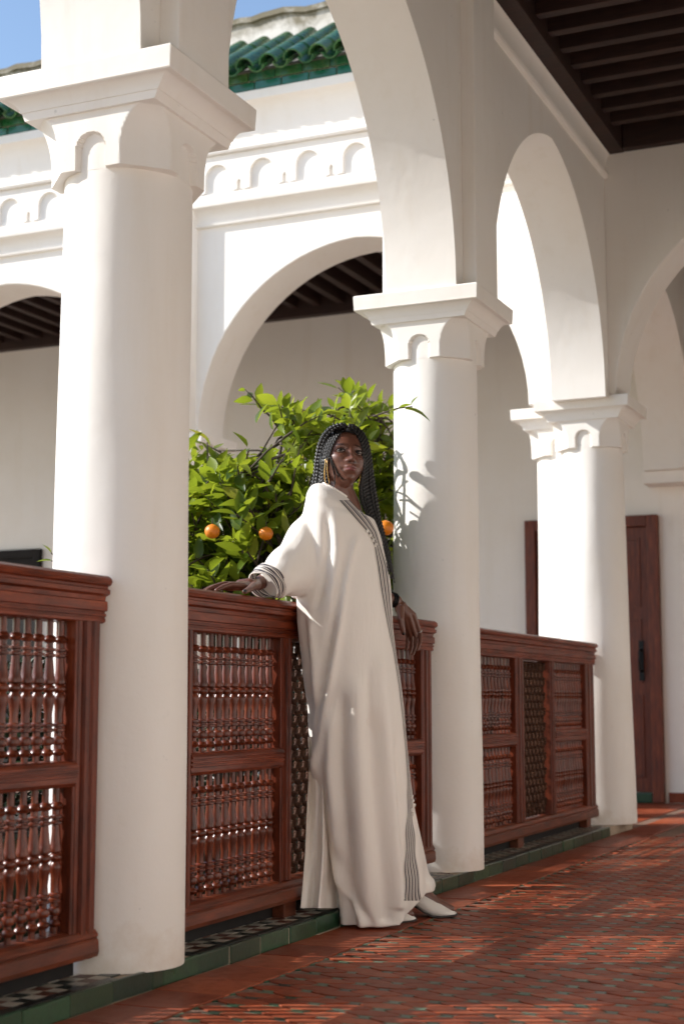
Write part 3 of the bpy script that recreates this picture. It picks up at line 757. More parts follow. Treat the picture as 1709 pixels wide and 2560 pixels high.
def leaf_geo(L, W, curl, fold):
    """pointed leaf along +x, folded at the midrib, tip curling down; 14 triangles"""
    st_ = [(0.0, 0.02), (0.12, 0.30), (0.35, 0.50), (0.62, 0.42), (0.85, 0.19), (1.0, 0.0)]
    vs_, fs = [], []
    for t, w in st_:
        z = -curl * L * t * t
        vs_ += [(t * L, w * W, z + fold * w * W), (t * L, 0, z), (t * L, -w * W, z + fold * w * W)]
    for i in range(len(st_) - 1):
        a = 3 * i
        fs += [(a, a + 3, a + 4, a + 1), (a + 1, a + 4, a + 5, a + 2)]
    return vs_, fs
LEAVES = [leaf_geo(0.092, 0.043, c, f) for c, f in ((0.10, 0.45), (0.28, 0.3), (0.45, 0.5), (0.02, 0.25))]
LEAF_ME = []
for v, f in LEAVES:
    me = MB().add(v, f).mesh('leaf', M['leaf'], True); LEAF_ME.append(me)
# outline of the crown as it shows over the rail (photograph shown 1568 wide)
CROWN = [(300, 1420), (330, 1290), (390, 1120), (436, 1008), (452, 985), (470, 1012), (505, 1030), (538, 990), (552, 1040), (600, 1030), (640, 1045), (655, 1005), (600, 960), (556, 958), (530, 912), (545, 893), (600, 896), (636, 882), (680, 893), (740, 888), (800, 872), (830, 880), (850, 900), (893, 884), (925, 938), (915, 1000), (960, 1080), (1060, 1090), (1075, 1180), (1080, 1420)]
HOLE = [(455, 1030), (520, 1050), (560, 1045), (600, 1035), (650, 1045), (700, 1060), (690, 1100), (640, 1112), (590, 1085), (540, 1070), (470, 1060)]
def inside(p, poly):
    c = False; j = len(poly) - 1
    for i in range(len(poly)):
        (xi, yi), (xj, yj) = poly[i], poly[j]
        if (yi > p[1]) != (yj > p[1]) and p[0] < (xj - xi) * (p[1] - yi) / (yj - yi) + xi: c = not c
        j = i
    return c
TREE = empty('orange_tree', (5.75, 3.10, -0.1)); tag(TREE, 'leafy orange tree with ripe fruit growing behind the carved screen', 'tree')
rt = random.Random(11)
# trunk and limbs
base = Vector((5.75, 3.10, -0.11)); fork = Vector((5.76, 3.08, 0.45))
tb = MB().tube([base, Vector((5.74, 3.11, 0.1)), Vector((5.77, 3.09, 0.3)), fork], [0.062, 0.052, 0.048, 0.046], 10)
child(tb.build('trunk', M['bark'], TREE, True), TREE)
heads = []
for u, v, d in ((560, 1090, 6.15), (480, 1150, 6.3), (650, 1000, 6.35), (720, 950, 6.5), (800, 930, 6.4), (870, 960, 7.0), (875, 1090, 7.0), (840, 1020, 6.9), (620, 1200, 6.1), (760, 1150, 6.4), (520, 1260, 6.2), (420, 1200, 6.3), (800, 1250, 6.4), (1000, 1150, 7.1)):
    heads.append(at_depth(u, v, d))
limb_pts = []
for h in heads:
    m1 = fork.lerp(h, 0.45) + Vector((rt.uniform(-.08, .08), rt.uniform(-.08, .08), 0.10)); 
    pts = []
    for i in range(9):
        t = i / 8; pts.append(fork.lerp(m1, t).lerp(m1.lerp(h, t), t))
    limb_pts += pts[3:]
    child(MB().tube(pts, [lerp(0.028, 0.006, i / 8) for i in range(9)], 7).build('limb', M['bark'], TREE, True), TREE)
twigs = MB()
leaves = []                                                    # (location, matrix, kind, depth)
def add_leaf(p, d, up, s, kind):
    sh = p - SUN_DIR * ((p.y - 2.25) / SUN_DIR.y)
    if abs(sh.x - PX[2]) < 0.23 and (sh.z > 1.72 or (sh.z > 1.26 and math.sin(sh.x * 31 + sh.z * 9) + math.sin(sh.z * 21 - sh.x * 13) < 0.35)): return
    d = d.normalized(); side = d.cross(up)
    tu, tv, _ = to_px(p + d * 0.07 * s)
    if 440 < tu < 905 and tv < 1090 and not inside((tu, tv + 14), CROWN): return
    if side.length < 1e-3: side = d.cross(Vector((1, 0, 0)))
    side.normalize(); n = side.cross(d)
    rm = Matrix((d, -side, n)).transposed()
    leaves.append((p, rm, s, kind))
def spray(p, n, direc, spread=0.75):
    """a twig with its leaves"""
    L = rt.uniform(0.08, 0.20)
    q = p + direc * L
    n0 = len(leaves)
    for k in range(n):
        t = (k + 0.6) / n; b = p.lerp(q, t)
        a = k * 2.4 + rt.uniform(-.4, .4)
        s1 = direc.cross(Vector((0.2, 0.1, 1))).normalized(); s2 = s1.cross(direc)
        out = (s1 * math.cos(a) + s2 * math.sin(a)) * spread + direc * rt.uniform(0.35, 0.9) + Vector((0, 0, rt.uniform(-.15, .35)))
        add_leaf(b + out.normalized() * 0.012, out, Vector((rt.uniform(-.5, .5), rt.uniform(-.2, .9), 0.9)), rt.choice((0.55, 0.8, 0.95, 1.05, 1.2)) * rt.uniform(0.9, 1.1), rt.randrange(4))
    if len(leaves) - n0 > n * 0.6: twigs.tube([p - direc * 0.04, p.lerp(q, 0.5) + Vector((0, 0, 0.008)), q], [0.0042, 0.0034, 0.002], 5)
for h in heads:                                                # around every limb end, then filling the crown
    for k in range(3): spray(h + Vector((rt.uniform(-.05, .05), rt.uniform(-.05, .05), rt.uniform(-.14, -.04))), 8, Vector((rt.uniform(-.7, .7), rt.uniform(-.6, .6), rt.uniform(.2, 1))).normalized())
cnt = 0; tries = 0
while cnt < 640 and tries < 40000:
    tries += 1
    u, v = rt.uniform(300, 1150), rt.uniform(870, 1480)
    if not inside((u, v + 12), CROWN) or (inside((u, v), HOLE) and rt.random() < 0.9): continue
    if u > 930 and rt.random() < 0.72: continue
    if 440 < u < 560 and v < 1075 and rt.random() < 0.55: continue
    d = rt.gauss(6.35, 0.25) if u < 800 else rt.gauss(7.0, 0.13)
    p = at_depth(u, v, d)
    if p.y < 2.56 or p.z < 0.15: continue
    ts = (p.y - 2.25) / SUN_DIR.y; sh = p - SUN_DIR * ts
    if abs(sh.x - PX[2]) < 0.24 and sh.z > 1.78: continue
    near_l = min(limb_pts, key=lambda q: (q - p).length)
    out = (p - near_l); 
    if out.length > 0.66: continue
    direc = (out.normalized() * 0.55 + Vector((rt.uniform(-.5, .5), rt.uniform(-.5, .5), rt.uniform(.1, 1.0)))).normalized()
    # keep the tips of the sprays inside the outline too
    tu, tv, _ = to_px(p + direc * 0.22)
    if not inside((tu, tv), CROWN): 
        if rt.random() < 0.97: continue
    if out.length > 0.08: twigs.tube([near_l, near_l.lerp(p, 0.5) + Vector((0, 0, 0.015)), p], [0.006, 0.0048, 0.0038], 5)
    spray(p, rt.randint(6, 11), direc); cnt += 1
# a few sprays reaching past the columns
for u, v, d, dr in ((876, 950, 6.1, (0.2, -0.6, 0.15)),):
    spray(at_depth(u, v, d), 4 if u > 800 else 2, Vector(dr).normalized(), 0.4)
for u, v, dr, s_ in ((119, 1286, (-0.42, .80, .02), .62), (118, 1268, (-.2, .4, .5), .5)):
    twigs.tube([at_depth(150, 1300, 5.62), at_depth(u, v, 5.6)], 0.003, 5); add_leaf(at_depth(u, v, 5.6), Vector(dr), Vector((0, -.5, 1)), s_, 0)
child(twigs.build('twigs', M['bark'], TREE, True), TREE)['kind'] = 'stuff'
leaves.sort(key=lambda l: (l[0] - CAMP).length)
fol = MB()
picked = 0
for p, rm, s, kind in leaves:
    u, v, _ = to_px(p)
    vis = (434 < u < 715 and v < 1350) or (820 < u < 905 and 880 < v < 1240)
    if picked < 300 and vis:
        picked += 1
        o = obj('leaf', LEAF_ME[kind], None, TREE); child(o, TREE)
        o.matrix_basis = Matrix.Translation(p) @ (rm.to_4x4()) @ Matrix.Scale(s, 4)
    else:
        vv, ff = LEAVES[kind]
        fol.add([p + rm @ (Vector(q) * s) for q in vv], ff)
tag(child(fol.build('foliage', M['leaf'], TREE, True), TREE), kind='stuff')
# ripe oranges
ORN = MB()
rings = []
for i in range(13):
    a = math.pi * i / 12; r = math.sin(a)
    z = -math.cos(a) * 0.94 + (0.06 if i == 12 else 0)
    rings.append([(max(r, .01) * math.cos(2 * math.pi * k / 20), max(r, .01) * math.sin(2 * math.pi * k / 20), z) for k in range(20)])
ORN.loft(rings); OR_ME = ORN.mesh('fruit', M['orange_skin'], True)
STEM = MB().tube([(0, 0, 0.92), (0.05, 0.02, 1.3), (0.12, 0.05, 1.8)], [0.09, 0.06, 0.05], 6).mesh('stem', M['bark'], True)
for u, v, d, r, lb in ((487, 1219, 5.74, 0.0295, 'ripe orange hanging among the leaves beside the thick white column'), (610, 1224, 5.80, 0.028, 'ripe orange half hidden by leaves near the white sleeve'), (884, 1211, 5.85, 0.0315, 'ripe orange hanging behind the long braids, against the leaf-shadowed column'), (1000, 1270, 6.9, 0.03, 'ripe orange on the tree hidden behind the leaf-shadowed column')):
    p = at_depth(u, v, d)
    if u > 950: continue
    root = empty('orange', p); tag(root, lb, 'orange', 'oranges on the tree')
    for n_, me in (('fruit', OR_ME), ('stem', STEM)):
        o = obj(n_, me, None, root); o.scale = (r, r, r)
# raised planting bed added round the tree; dark rim darkens the screen gaps
BED = empty('added_planting_bed', (5.8, 3.3, -0.1)); tag(BED, 'low planting bed of dark soil added under the orange tree, dark green rim', 'planter')
bd = MB(); b0x, b1x, b0y, b1y, bt, bh = 1.4, 8.3, 2.74, 3.9, 0.10, 0.34
bd.box(b0x, b1x, b0y, b0y + bt, -0.1, bh).box(b0x, b1x, b1y - bt, b1y, -0.1, bh).box(b0x, b0x + bt, b0y + bt, b1y - bt, -0.1, bh).box(b1x - bt, b1x, b0y + bt, b1y - bt, -0.1, bh)
child(bd.build('rim', M['green_kerb'], BED), BED)
child(MB().box(b0x + bt, b1x - bt, b0y + bt, b1y - bt, -0.1, bh - 0.04).build('soil', M['soil'], BED), BED)

# clipped shrubs in the bed, seen only through the screens
LEAF_S = [leaf_geo(0.075, 0.040, c, f) for c, f in ((0.10, 0.45), (0.28, 0.3))]
def shrub_meshes(seed):
    q = random.Random(seed); fo = MB(); stm = MB()
    for k in range(14):
        a = q.uniform(0, 6.28); r = q.uniform(0.05, 0.34)
        stm.tube([(0.05 * math.cos(a), 0.05 * math.sin(a), 0), (0.6 * r * math.cos(a), 0.6 * r * math.sin(a), 0.4), (r * math.cos(a), r * math.sin(a), q.uniform(0.6, 0.85))], [0.010, 0.007, 0.003], 5)
    for k in range(1200):
        a = q.uniform(0, 6.28); h = q.uniform(0.05, 0.84); r = 0.42 * math.sqrt(q.random()) * (1 - 0.35 * (h / 0.84) ** 3)
        p = Vector((r * math.cos(a) * 1.15, r * math.sin(a), h)); d = Vector((math.cos(a) + q.uniform(-.8, .8), math.sin(a) + q.uniform(-.8, .8), q.uniform(-.3, 1.0))).normalized()
        sd = d.cross(Vector((q.uniform(-.5, .5), q.uniform(-.5, .5), 1))).normalized(); rm = Matrix((d, -sd, sd.cross(d))).transposed()
        vv, ff = LEAF_S[k % 2]; fo.add([p + rm @ (Vector(v) * q.uniform(.9, 1.2)) for v in vv], ff)
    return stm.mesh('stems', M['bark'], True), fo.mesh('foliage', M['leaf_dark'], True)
SHR = [shrub_meshes(3), shrub_meshes(4)]
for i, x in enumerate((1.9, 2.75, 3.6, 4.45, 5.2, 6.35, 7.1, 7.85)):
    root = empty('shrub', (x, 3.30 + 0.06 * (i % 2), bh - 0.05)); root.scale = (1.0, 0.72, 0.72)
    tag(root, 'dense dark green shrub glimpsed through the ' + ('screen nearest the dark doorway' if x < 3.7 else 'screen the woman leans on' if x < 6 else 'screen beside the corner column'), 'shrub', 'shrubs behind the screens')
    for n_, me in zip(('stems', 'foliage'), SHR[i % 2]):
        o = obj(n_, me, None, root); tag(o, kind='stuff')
# ================================================================== THE WOMAN leaning on the screen
def m_skin():
    m, nt, b = new_mat('skin')
    at = nd(nt, 'ShaderNodeAttribute', attribute_name='tint')
    n = noise(nt, geo_pos(nt), 60, 4)
    c = mix(nt, at.outputs['Color'], (0.03, 0.012, 0.008), math_(nt, 'MULTIPLY', n, 0.22))
    nt.links.new(c, b.inputs['Base Color']); b.inputs['Roughness'].default_value = 0.34
    b.inputs['Specular IOR Level'].default_value = 0.6
    b.inputs['Subsurface Weight'].default_value = 0.05; b.inputs['Subsurface Radius'].default_value = (0.01, 0.004, 0.002); b.inputs['Subsurface Scale'].default_value = 0.3
    bump(nt, b, noise(nt, geo_pos(nt), 420, 2), 0.05, 0.001)
m_skin()
def m_cloth():
    m, nt, b = new_mat('cloth')
    p = geo_pos(nt); n = noise(nt, p, 3.5, 4); w = noise(nt, geo_pos(nt, (900, 900, 500)), 1.0, 2)
    nt.links.new(mix(nt, (0.88, 0.83, 0.765), (0.84, 0.785, 0.715), n), b.inputs['Base Color'])
    b.inputs['Roughness'].default_value = 0.52; b.inputs['Sheen Weight'].default_value = 0.25; b.inputs['Sheen Roughness'].default_value = 0.4
    b.inputs['Specular IOR Level'].default_value = 0.35
    cr = noise(nt, geo_pos(nt, (16, 16, 3.0)), 1.0, 5, 0.6); cr2 = noise(nt, geo_pos(nt, (7, 7, 9)), 1.0, 4, 0.6)
    hh = math_(nt, 'ADD', math_(nt, 'MULTIPLY', cr, 1.0), math_(nt, 'ADD', math_(nt, 'MULTIPLY', cr2, 0.5), math_(nt, 'MULTIPLY', w, 0.05)))
    bump(nt, b, hh, 0.34, 0.012)
m_cloth()
def m_stripes():
    m, nt, b = new_mat('striped_cloth')
    at = nd(nt, 'ShaderNodeAttribute', attribute_name='band')
    f = math_(nt, 'FRACT', math_(nt, 'ADD', at.outputs['Fac'], math_(nt, 'MULTIPLY', noise(nt, geo_pos(nt), 30, 2), 0.10)))
    iv, dk, gd = (0.74, 0.68, 0.60), (0.030, 0.022, 0.040), (0.22, 0.16, 0.11)
    c = ramp(nt, f, [(0.0, iv), (0.24, iv), (0.28, dk), (0.58, dk), (0.62, gd), (0.66, iv), (0.74, iv), (0.77, dk), (0.92, dk), (0.95, iv), (1.0, iv)])
    nt.links.new(c, b.inputs['Base Color']); b.inputs['Roughness'].default_value = 0.6; b.inputs['Sheen Weight'].default_value = 0.2
m_stripes()
m_plain('hair', (0.008, 0.0062, 0.0055), 0.42, 0, 0.3)
m_plain('shoe_leather', (0.80, 0.76, 0.70), 0.42, 0, 0.08)
m_plain('sole', (0.03, 0.022, 0.018), 0.6)
m_plain('nail', (0.008, 0.006, 0.007), 0.15)
m_plain('eye_white', (0.30, 0.26, 0.24), 0.12)
m_plain('eye_dark', (0.010, 0.006, 0.005), 0.08)
m_plain('pearl', (0.82, 0.78, 0.72), 0.35)
SKIN = (0.160, 0.064, 0.040); LIP = (0.19, 0.050, 0.045); BROW = (0.012, 0.008, 0.007)

WOMAN = empty('person', (4.80, 2.02, 0.0))
tag(WOMAN, 'woman with long black braids in ivory kaftan with striped trim, leaning on the screen', 'person')
def wch(o): return child(o, WOMAN)

# ---------------- head frame
CAMH = -FWD_H
ey = R(22)
Fh = CAMH * math.cos(ey) + RIGHT * math.sin(ey)
HF = (Fh * math.cos(R(13)) + Vector((0, 0, 1)) * math.sin(R(13))).normalized()
HS = HF.cross(Vector((0, 0, -1))).normalized()              # image-right side of the face
if HS.dot(RIGHT) < 0: HS = -HS
HU = HS.cross(HF); HU = HU if HU.z > 0 else -HU
roll = R(3.5)
HS, HU = (HS * math.cos(roll) - HU * math.sin(roll)), (HU * math.cos(roll) + HS * math.sin(roll))
EYEMID = at_depth(804, 1035, 5.06)
HC = EYEMID - HF * 0.083
def HL(x, y, z): return HC + HS * x + HF * y + HU * z
def gs(x, z, cx, cz, sx, sz): return math.exp(-((x - cx) / sx) ** 2 - ((z - cz) / sz) ** 2)
def face_push(x, z):
    a = abs(x)
    d = 0.009 * gs(x, z, 0, -0.008, 0.008, 0.020) + 0.019 * gs(x, z, 0, -0.033, 0.011, 0.010) + 0.008 * gs(a, z, 0.0145, -0.036, 0.008, 0.007)
    d -= 0.010 * gs(a, z, 0.031, 0.001, 0.014, 0.009)
    d += 0.0045 * gs(a, z, 0.030, 0.020, 0.022, 0.008) + 0.007 * gs(a, z, 0.044, -0.022, 0.018, 0.016)
    d += 0.0095 * gs(x, z, 0, -0.0575, 0.021, 0.0050) + 0.0105 * gs(x, z, 0, -0.0695, 0.017, 0.0060) - 0.004 * gs(x, z, 0, -0.0632, 0.022, 0.0020)
    d -= 0.005 * gs(x, z, 0, -0.0815, 0.017, 0.005) - 0.007 * gs(x, z, 0, -0.097, 0.017, 0.010)
    d += 0.004 * gs(x, z, 0, -0.060, 0.030, 0.018)
    d -= 0.004 * gs(a, z, 0.026, -0.062, 0.005, 0.008)
    return d
def head_pt(lat, lon, grow=0.0, push=True):
    """lat -90..90, lon 0 = forward"""
    cl, sl = math.cos(lat), math.sin(lat)
    x = 0.0765 * cl * math.sin(lon); y = cl * math.cos(lon); z = sl
    y = y * (0.086 if y > 0 else 0.102); z = z * (0.112 if z > 0 else 0.108)
    if z < -0.02:
        k = smooth((-0.02 - z) / 0.088)
        x *= 1 - 0.36 * k
        if y > 0: y = y * (1 + 0.30 * k) + 0.012 * k
        else: y = y * (1 - 0.55 * k) + 0.018 * k
    if push and y > 0.015: y += face_push(x, z) * smooth((y - 0.015) / 0.03)
    v = Vector((x, y, z))
    if grow: v *= 1 + grow / max(0.05, v.length)
    return v
def head_mesh(mb, nlat=120, nlon=180):
    rings = []
    for i in range(1, nlat):
        lat = -math.pi / 2 + math.pi * i / nlat
        rings.append([HL(*head_pt(lat, 2 * math.pi * k / nlon)) for k in range(nlon)])
    mb.loft(rings)
def capsule(mb, p0, p1, r0, r1, n=14):
    p0, p1 = Vector(p0), Vector(p1); t = (p1 - p0); L = t.length; t.normalize()
    pts = []; rr = []
    for k in range(5):
        a = math.pi / 2 * (1 - k / 5); pts.append(p0 - t * r0 * math.sin(a)); rr.append(max(r0 * math.cos(a), 1e-4))
    pts.append(p0); rr.append(r0); pts.append(p1); rr.append(r1)
    for k in range(1, 6):
        a = math.pi / 2 * k / 5; pts.append(p1 + t * r1 * math.sin(a)); rr.append(max(r1 * math.cos(a), 1e-4))
    mb.tube(pts, rr, n)
def chain(mb, pts, rad):
    for (a, b), (ra, rb) in zip(zip(pts, pts[1:]), zip(rad, rad[1:])): capsule(mb, a, b, ra, rb)
B = MB()
head_mesh(B)
# ear on the image-left side
for s in (-1, 1):
    capsule(B, HL(s * 0.066, -0.010, 0.010), HL(s * 0.064, -0.004, -0.028), 0.011, 0.009)
# neck and torso
NB = at_depth(792, 1168, 5.13)
chain(B, [HL(0, -0.022, -0.045), HL(0, -0.026, -0.100), NB], [0.050, 0.046, 0.055])
SH_R, SH_L = at_depth(733, 1172, 5.02), at_depth(812, 1195, 5.32)
CH_C = at_depth(785, 1260, 5.14); HIP = at_depth(785, 1470, 5.13)
chain(B, [NB, CH_C, HIP], [0.055, 0.095, 0.105])
chain(B, [SH_R + Vector((0.02, 0, 0)), NB + Vector((0, 0, -0.03)), SH_L], [0.038, 0.05, 0.04])
# right arm to the hand on the rail
W_R = Vector((4.372, 2.226, 1.130)); EL_R = Vector((4.545, 2.20, 1.205))
chain(B, [SH_R + Vector((0.015, -0.01, -0.015)), EL_R, W_R], [0.034, 0.030, 0.0235])
kn = [Vector((4.222, 2.206, 1.112)), Vector((4.220, 2.226, 1.115)), Vector((4.230, 2.246, 1.113)), Vector((4.246, 2.263, 1.108))]
tips = [Vector((4.108, 2.240, 1.0905)), Vector((4.098, 2.268, 1.0905)), Vector((4.116, 2.292, 1.0885)), Vector((4.158, 2.310, 1.0885))]
for k, t_ in zip(kn, tips):
    capsule(B, W_R + (k - W_R) * 0.12, k, 0.0165, 0.0105)
    m1 = k.lerp(t_, 0.45) + Vector((0, 0, 0.010)); m2 = k.lerp(t_, 0.76) + Vector((0, 0, 0.007))
    chain(B, [k, m1, m2, t_], [0.0102, 0.0088, 0.0080, 0.0064])
capsule(B, (4.285, 2.215, 1.120), (4.270, 2.240, 1.118), 0.021, 0.019)
TH = [Vector((4.315, 2.205, 1.120)), Vector((4.255, 2.186, 1.112)), Vector((4.205, 2.176, 1.098)), Vector((4.170, 2.174, 1.088))]
chain(B, TH, [0.0165, 0.0125, 0.0105, 0.0080])
# left arm to the hand hanging in front of the rail
W_L = at_y(908, 1378, 2.155); EL_L = at_y(868, 1352, 2.30) if False else Vector((5.235, 2.235, 1.165))
chain(B, [SH_L, EL_L, W_L], [0.044, 0.034, 0.0235])
KL = [at_y(948, 1410, 2.100), at_y(939, 1417, 2.112), at_y(931, 1423, 2.126), at_y(924, 1427, 2.140)]
PL = [at_y(963, 1452, 2.088), at_y(953, 1460, 2.104), at_y(944, 1464, 2.124), at_y(935, 1460, 2.142)]
DL = [at_y(963, 1474, 2.080), at_y(952, 1484, 2.098), at_y(943, 1485, 2.120), at_y(934, 1477, 2.142)]
TL = [at_y(957, 1491, 2.077), at_y(947, 1501, 2.096), at_y(939, 1499, 2.118), at_y(931, 1489, 2.140)]
for k, p_, d_, t_ in zip(KL, PL, DL, TL):
    capsule(B, W_L + (k - W_L) * 0.12, k, 0.0165, 0.0104)
    chain(B, [k, p_, d_, t_], [0.0098, 0.0078, 0.0068, 0.0054])
capsule(B, W_L.lerp(KL[1], 0.35), W_L.lerp(KL[1], 0.8), 0.024, 0.018); capsule(B, W_L.lerp(KL[2], 0.4), W_L.lerp(KL[2], 0.85), 0.022, 0.016)
TL2 = [at_y(917, 1396, 2.118), at_y(919, 1420, 2.108), at_y(922, 1438, 2.104), at_y(925, 1453, 2.102)]
chain(B, TL2, [0.0165, 0.0125, 0.0108, 0.0085])
# legs and feet inside the robe
TOE1, BALL1 = at_z(1046, 2094, 0.012), at_z(1003, 2104, 0.012)
TOE2, BALL2 = at_z(953, 2106, 0.012), at_z(915, 2110, 0.012)
fd1 = (TOE1 - BALL1).normalized(); fd2 = (TOE2 - BALL2).normalized()
def foot_dirs(toe, d):
    d = Vector((d.x, d.y, 0)).normalized(); return d
fdir = (Vector((0.42, -0.90, 0))).normalized()
AN1 = TOE1 - fdir * 0.20 + Vector((0, 0, 0.125)); AN2 = TOE2 - fdir * 0.19 + Vector((0, 0, 0.125))
for an, toe, hipo in ((AN1, TOE1, Vector((0.09, -0.01, 0))), (AN2, TOE2, Vector((-0.07, 0, 0)))):
    kne = (an + HIP + hipo) / 2 + Vector((0.02, -0.05, 0.02))
    chain(B, [HIP + hipo, kne, an], [0.078, 0.05, 0.034])
    chain(B, [an, toe - fdir * 0.075 + Vector((0, 0, 0.03)), toe - fdir * 0.02 + Vector((0, 0, 0.014))], [0.034, 0.026, 0.014])
tmp = B.mesh('tmp_body')
to = bpy.data.objects.new('tmp_body', tmp); COL.objects.link(to)
rm_ = to.modifiers.new('r', 'REMESH'); rm_.mode = 'VOXEL'; rm_.voxel_size = 0.0031; rm_.use_smooth_shade = True
sm_ = to.modifiers.new('s', 'SMOOTH'); sm_.iterations = 2; sm_.factor = 0.35
dg = bpy.context.evaluated_depsgraph_get()
body_me = bpy.data.meshes.new_from_object(to.evaluated_get(dg)); body_me.name = 'body'
bpy.data.objects.remove(to); 
for p in body_me.polygons: p.use_smooth = True
ca = body_me.color_attributes.new('tint', 'FLOAT_COLOR', 'POINT')
NAILS = [(TH[3] + Vector((-0.004, -0.004, 0.004)), 0.0075), (at_y(926, 1455, 2.098), 0.0085)]
for i, v in enumerate(body_me.vertices):
    co = v.co; c = list(SKIN)
    q = co - HC; lx, ly, lz = q.dot(HS), q.dot(HF), q.dot(HU)
    if ly > 0.03 and abs(lx) < 0.08 and abs(lz) < 0.13:
        w = max(0.0, 1 - (abs(lx) / 0.0255) ** 2)
        up = 0.0075 * w; lo = 0.0095 * w
        k = 0.0
        if -0.0632 <= lz < -0.0632 + up + 0.001: k = 0.55
        if -0.0632 - lo - 0.001 < lz < -0.0632: k = 1.0
        k *= smooth((0.0255 - abs(lx)) / 0.006)
        c = [lerp(a, b_, k) for a, b_ in zip(c, LIP)]
        eb = gs(abs(lx), lz, 0.033, 0.0235 - 0.10 * max(0, abs(lx) - 0.036), 0.017, 0.0042)
        c = [lerp(a, b_, min(1, eb * 1.1)) for a, b_ in zip(c, BROW)]
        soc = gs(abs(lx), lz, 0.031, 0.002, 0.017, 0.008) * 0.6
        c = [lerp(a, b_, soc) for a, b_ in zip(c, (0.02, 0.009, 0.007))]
        ns = gs(abs(lx), lz, 0.0085, -0.0425, 0.0045, 0.0035) * 0.95  # shade of the nostrils put into the skin colour
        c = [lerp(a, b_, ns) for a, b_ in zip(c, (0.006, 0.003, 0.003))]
    for np_, nr in NAILS:
        if (co - np_).length < nr: c = [0.006, 0.005, 0.006]
    ca.data[i].color = (*c, 1)
body = obj('body', body_me, M['skin'], WOMAN); wch(body)
# eyes
for s in (-1, 1):
    c0 = Vector((s * 0.0315, 0.0705, 0.0012))
    rings = []
    eyeb = MB()
    for i in range(1, 12):
        a = math.pi * i / 12
        rings.append([HL(c0.x + 0.0128 * math.sin(a) * math.cos(2 * math.pi * k / 18), c0.y + 0.0125 * -math.cos(a), c0.z + 0.0048 * math.sin(a) * math.sin(2 * math.pi * k / 18)) for k in range(18)])
    eyeb.loft(rings)
    e = wch(eyeb.build('eye', M['eye_white'], WOMAN, True))
    ir = MB(); rings = []
    for i in range(1, 7):
        a = math.pi * 0.5 * i / 6
        rings.append([HL(c0.x - 0.004 + 0.0062 * math.sin(a) * math.cos(2 * math.pi * k / 14), c0.y + 0.0095 + 0.0042 * math.cos(a), c0.z + 0.0062 * math.sin(a) * math.sin(2 * math.pi * k / 14) - 0.0003) for k in range(14)])
    ir.loft(rings)
    i_ = ir.build('iris', M['eye_dark'], e, True); i_.matrix_parent_inverse = e.matrix_world.inverted()
    lid = MB(); pts = []
    for k in range(11):
        t = -1 + 2 * k / 10
        pts.append(HL(c0.x + t * 0.0165, c0.y + 0.0125 - 0.006 * t * t, c0.z + 0.0046 * (1 - t * t) + 0.0004))
    lid.tube(pts, [0.0009 + 0.0014 * (1 - (2 * k / 10 - 1) ** 2) for k in range(11)], 6)
    wch(lid.build('eyelid', M['eye_dark'], WOMAN, True))
    lid = MB(); pts = [HL(c0.x + t * 0.0155, c0.y + 0.0115 - 0.006 * t * t, c0.z - 0.0042 * (1 - t * t)) for t in [-1 + 2 * k / 10 for k in range(11)]]
    lid.tube(pts, 0.0009, 6); wch(lid.build('eyelid', M['eye_dark'], WOMAN, True))

# ---------------- kaftan
LEV = [  # shown-y, left edge, right edge, lateral half width, depth
    (1129, 741, 806, 0.070, 5.115), (1136, 728, 819, 0.105, 5.115), (1146, 715, 833, 0.145, 5.12), (1160, 704, 847, 0.165, 5.12), (1185, 695, 861, 0.175, 5.12), (1230, 690, 877, 0.185, 5.12),
    (1290, 683, 890, 0.190, 5.12), (1340, 674, 896, 0.190, 5.115), (1385, 664, 899, 0.190, 5.11), (1440, 667, 901, 0.195, 5.11), (1500, 680, 909, 0.195, 5.11), (1570, 692, 920, 0.20, 5.11),
    (1620, 702, 926, 0.20, 5.11), (1680, 703, 931, 0.20, 5.115), (1740, 710, 937, 0.205, 5.12), (1800, 724, 944, 0.21, 5.125), (1850, 738, 952, 0.215, 5.13), (1900, 749, 962, 0.22, 5.14),
    (1960, 761, 975, 0.225, 5.15), (2030, 774, 991, 0.23, 5.165), (2075, 776, 998, 0.23, 5.175), (2112, 770, 1002, 0.235, 5.185)]
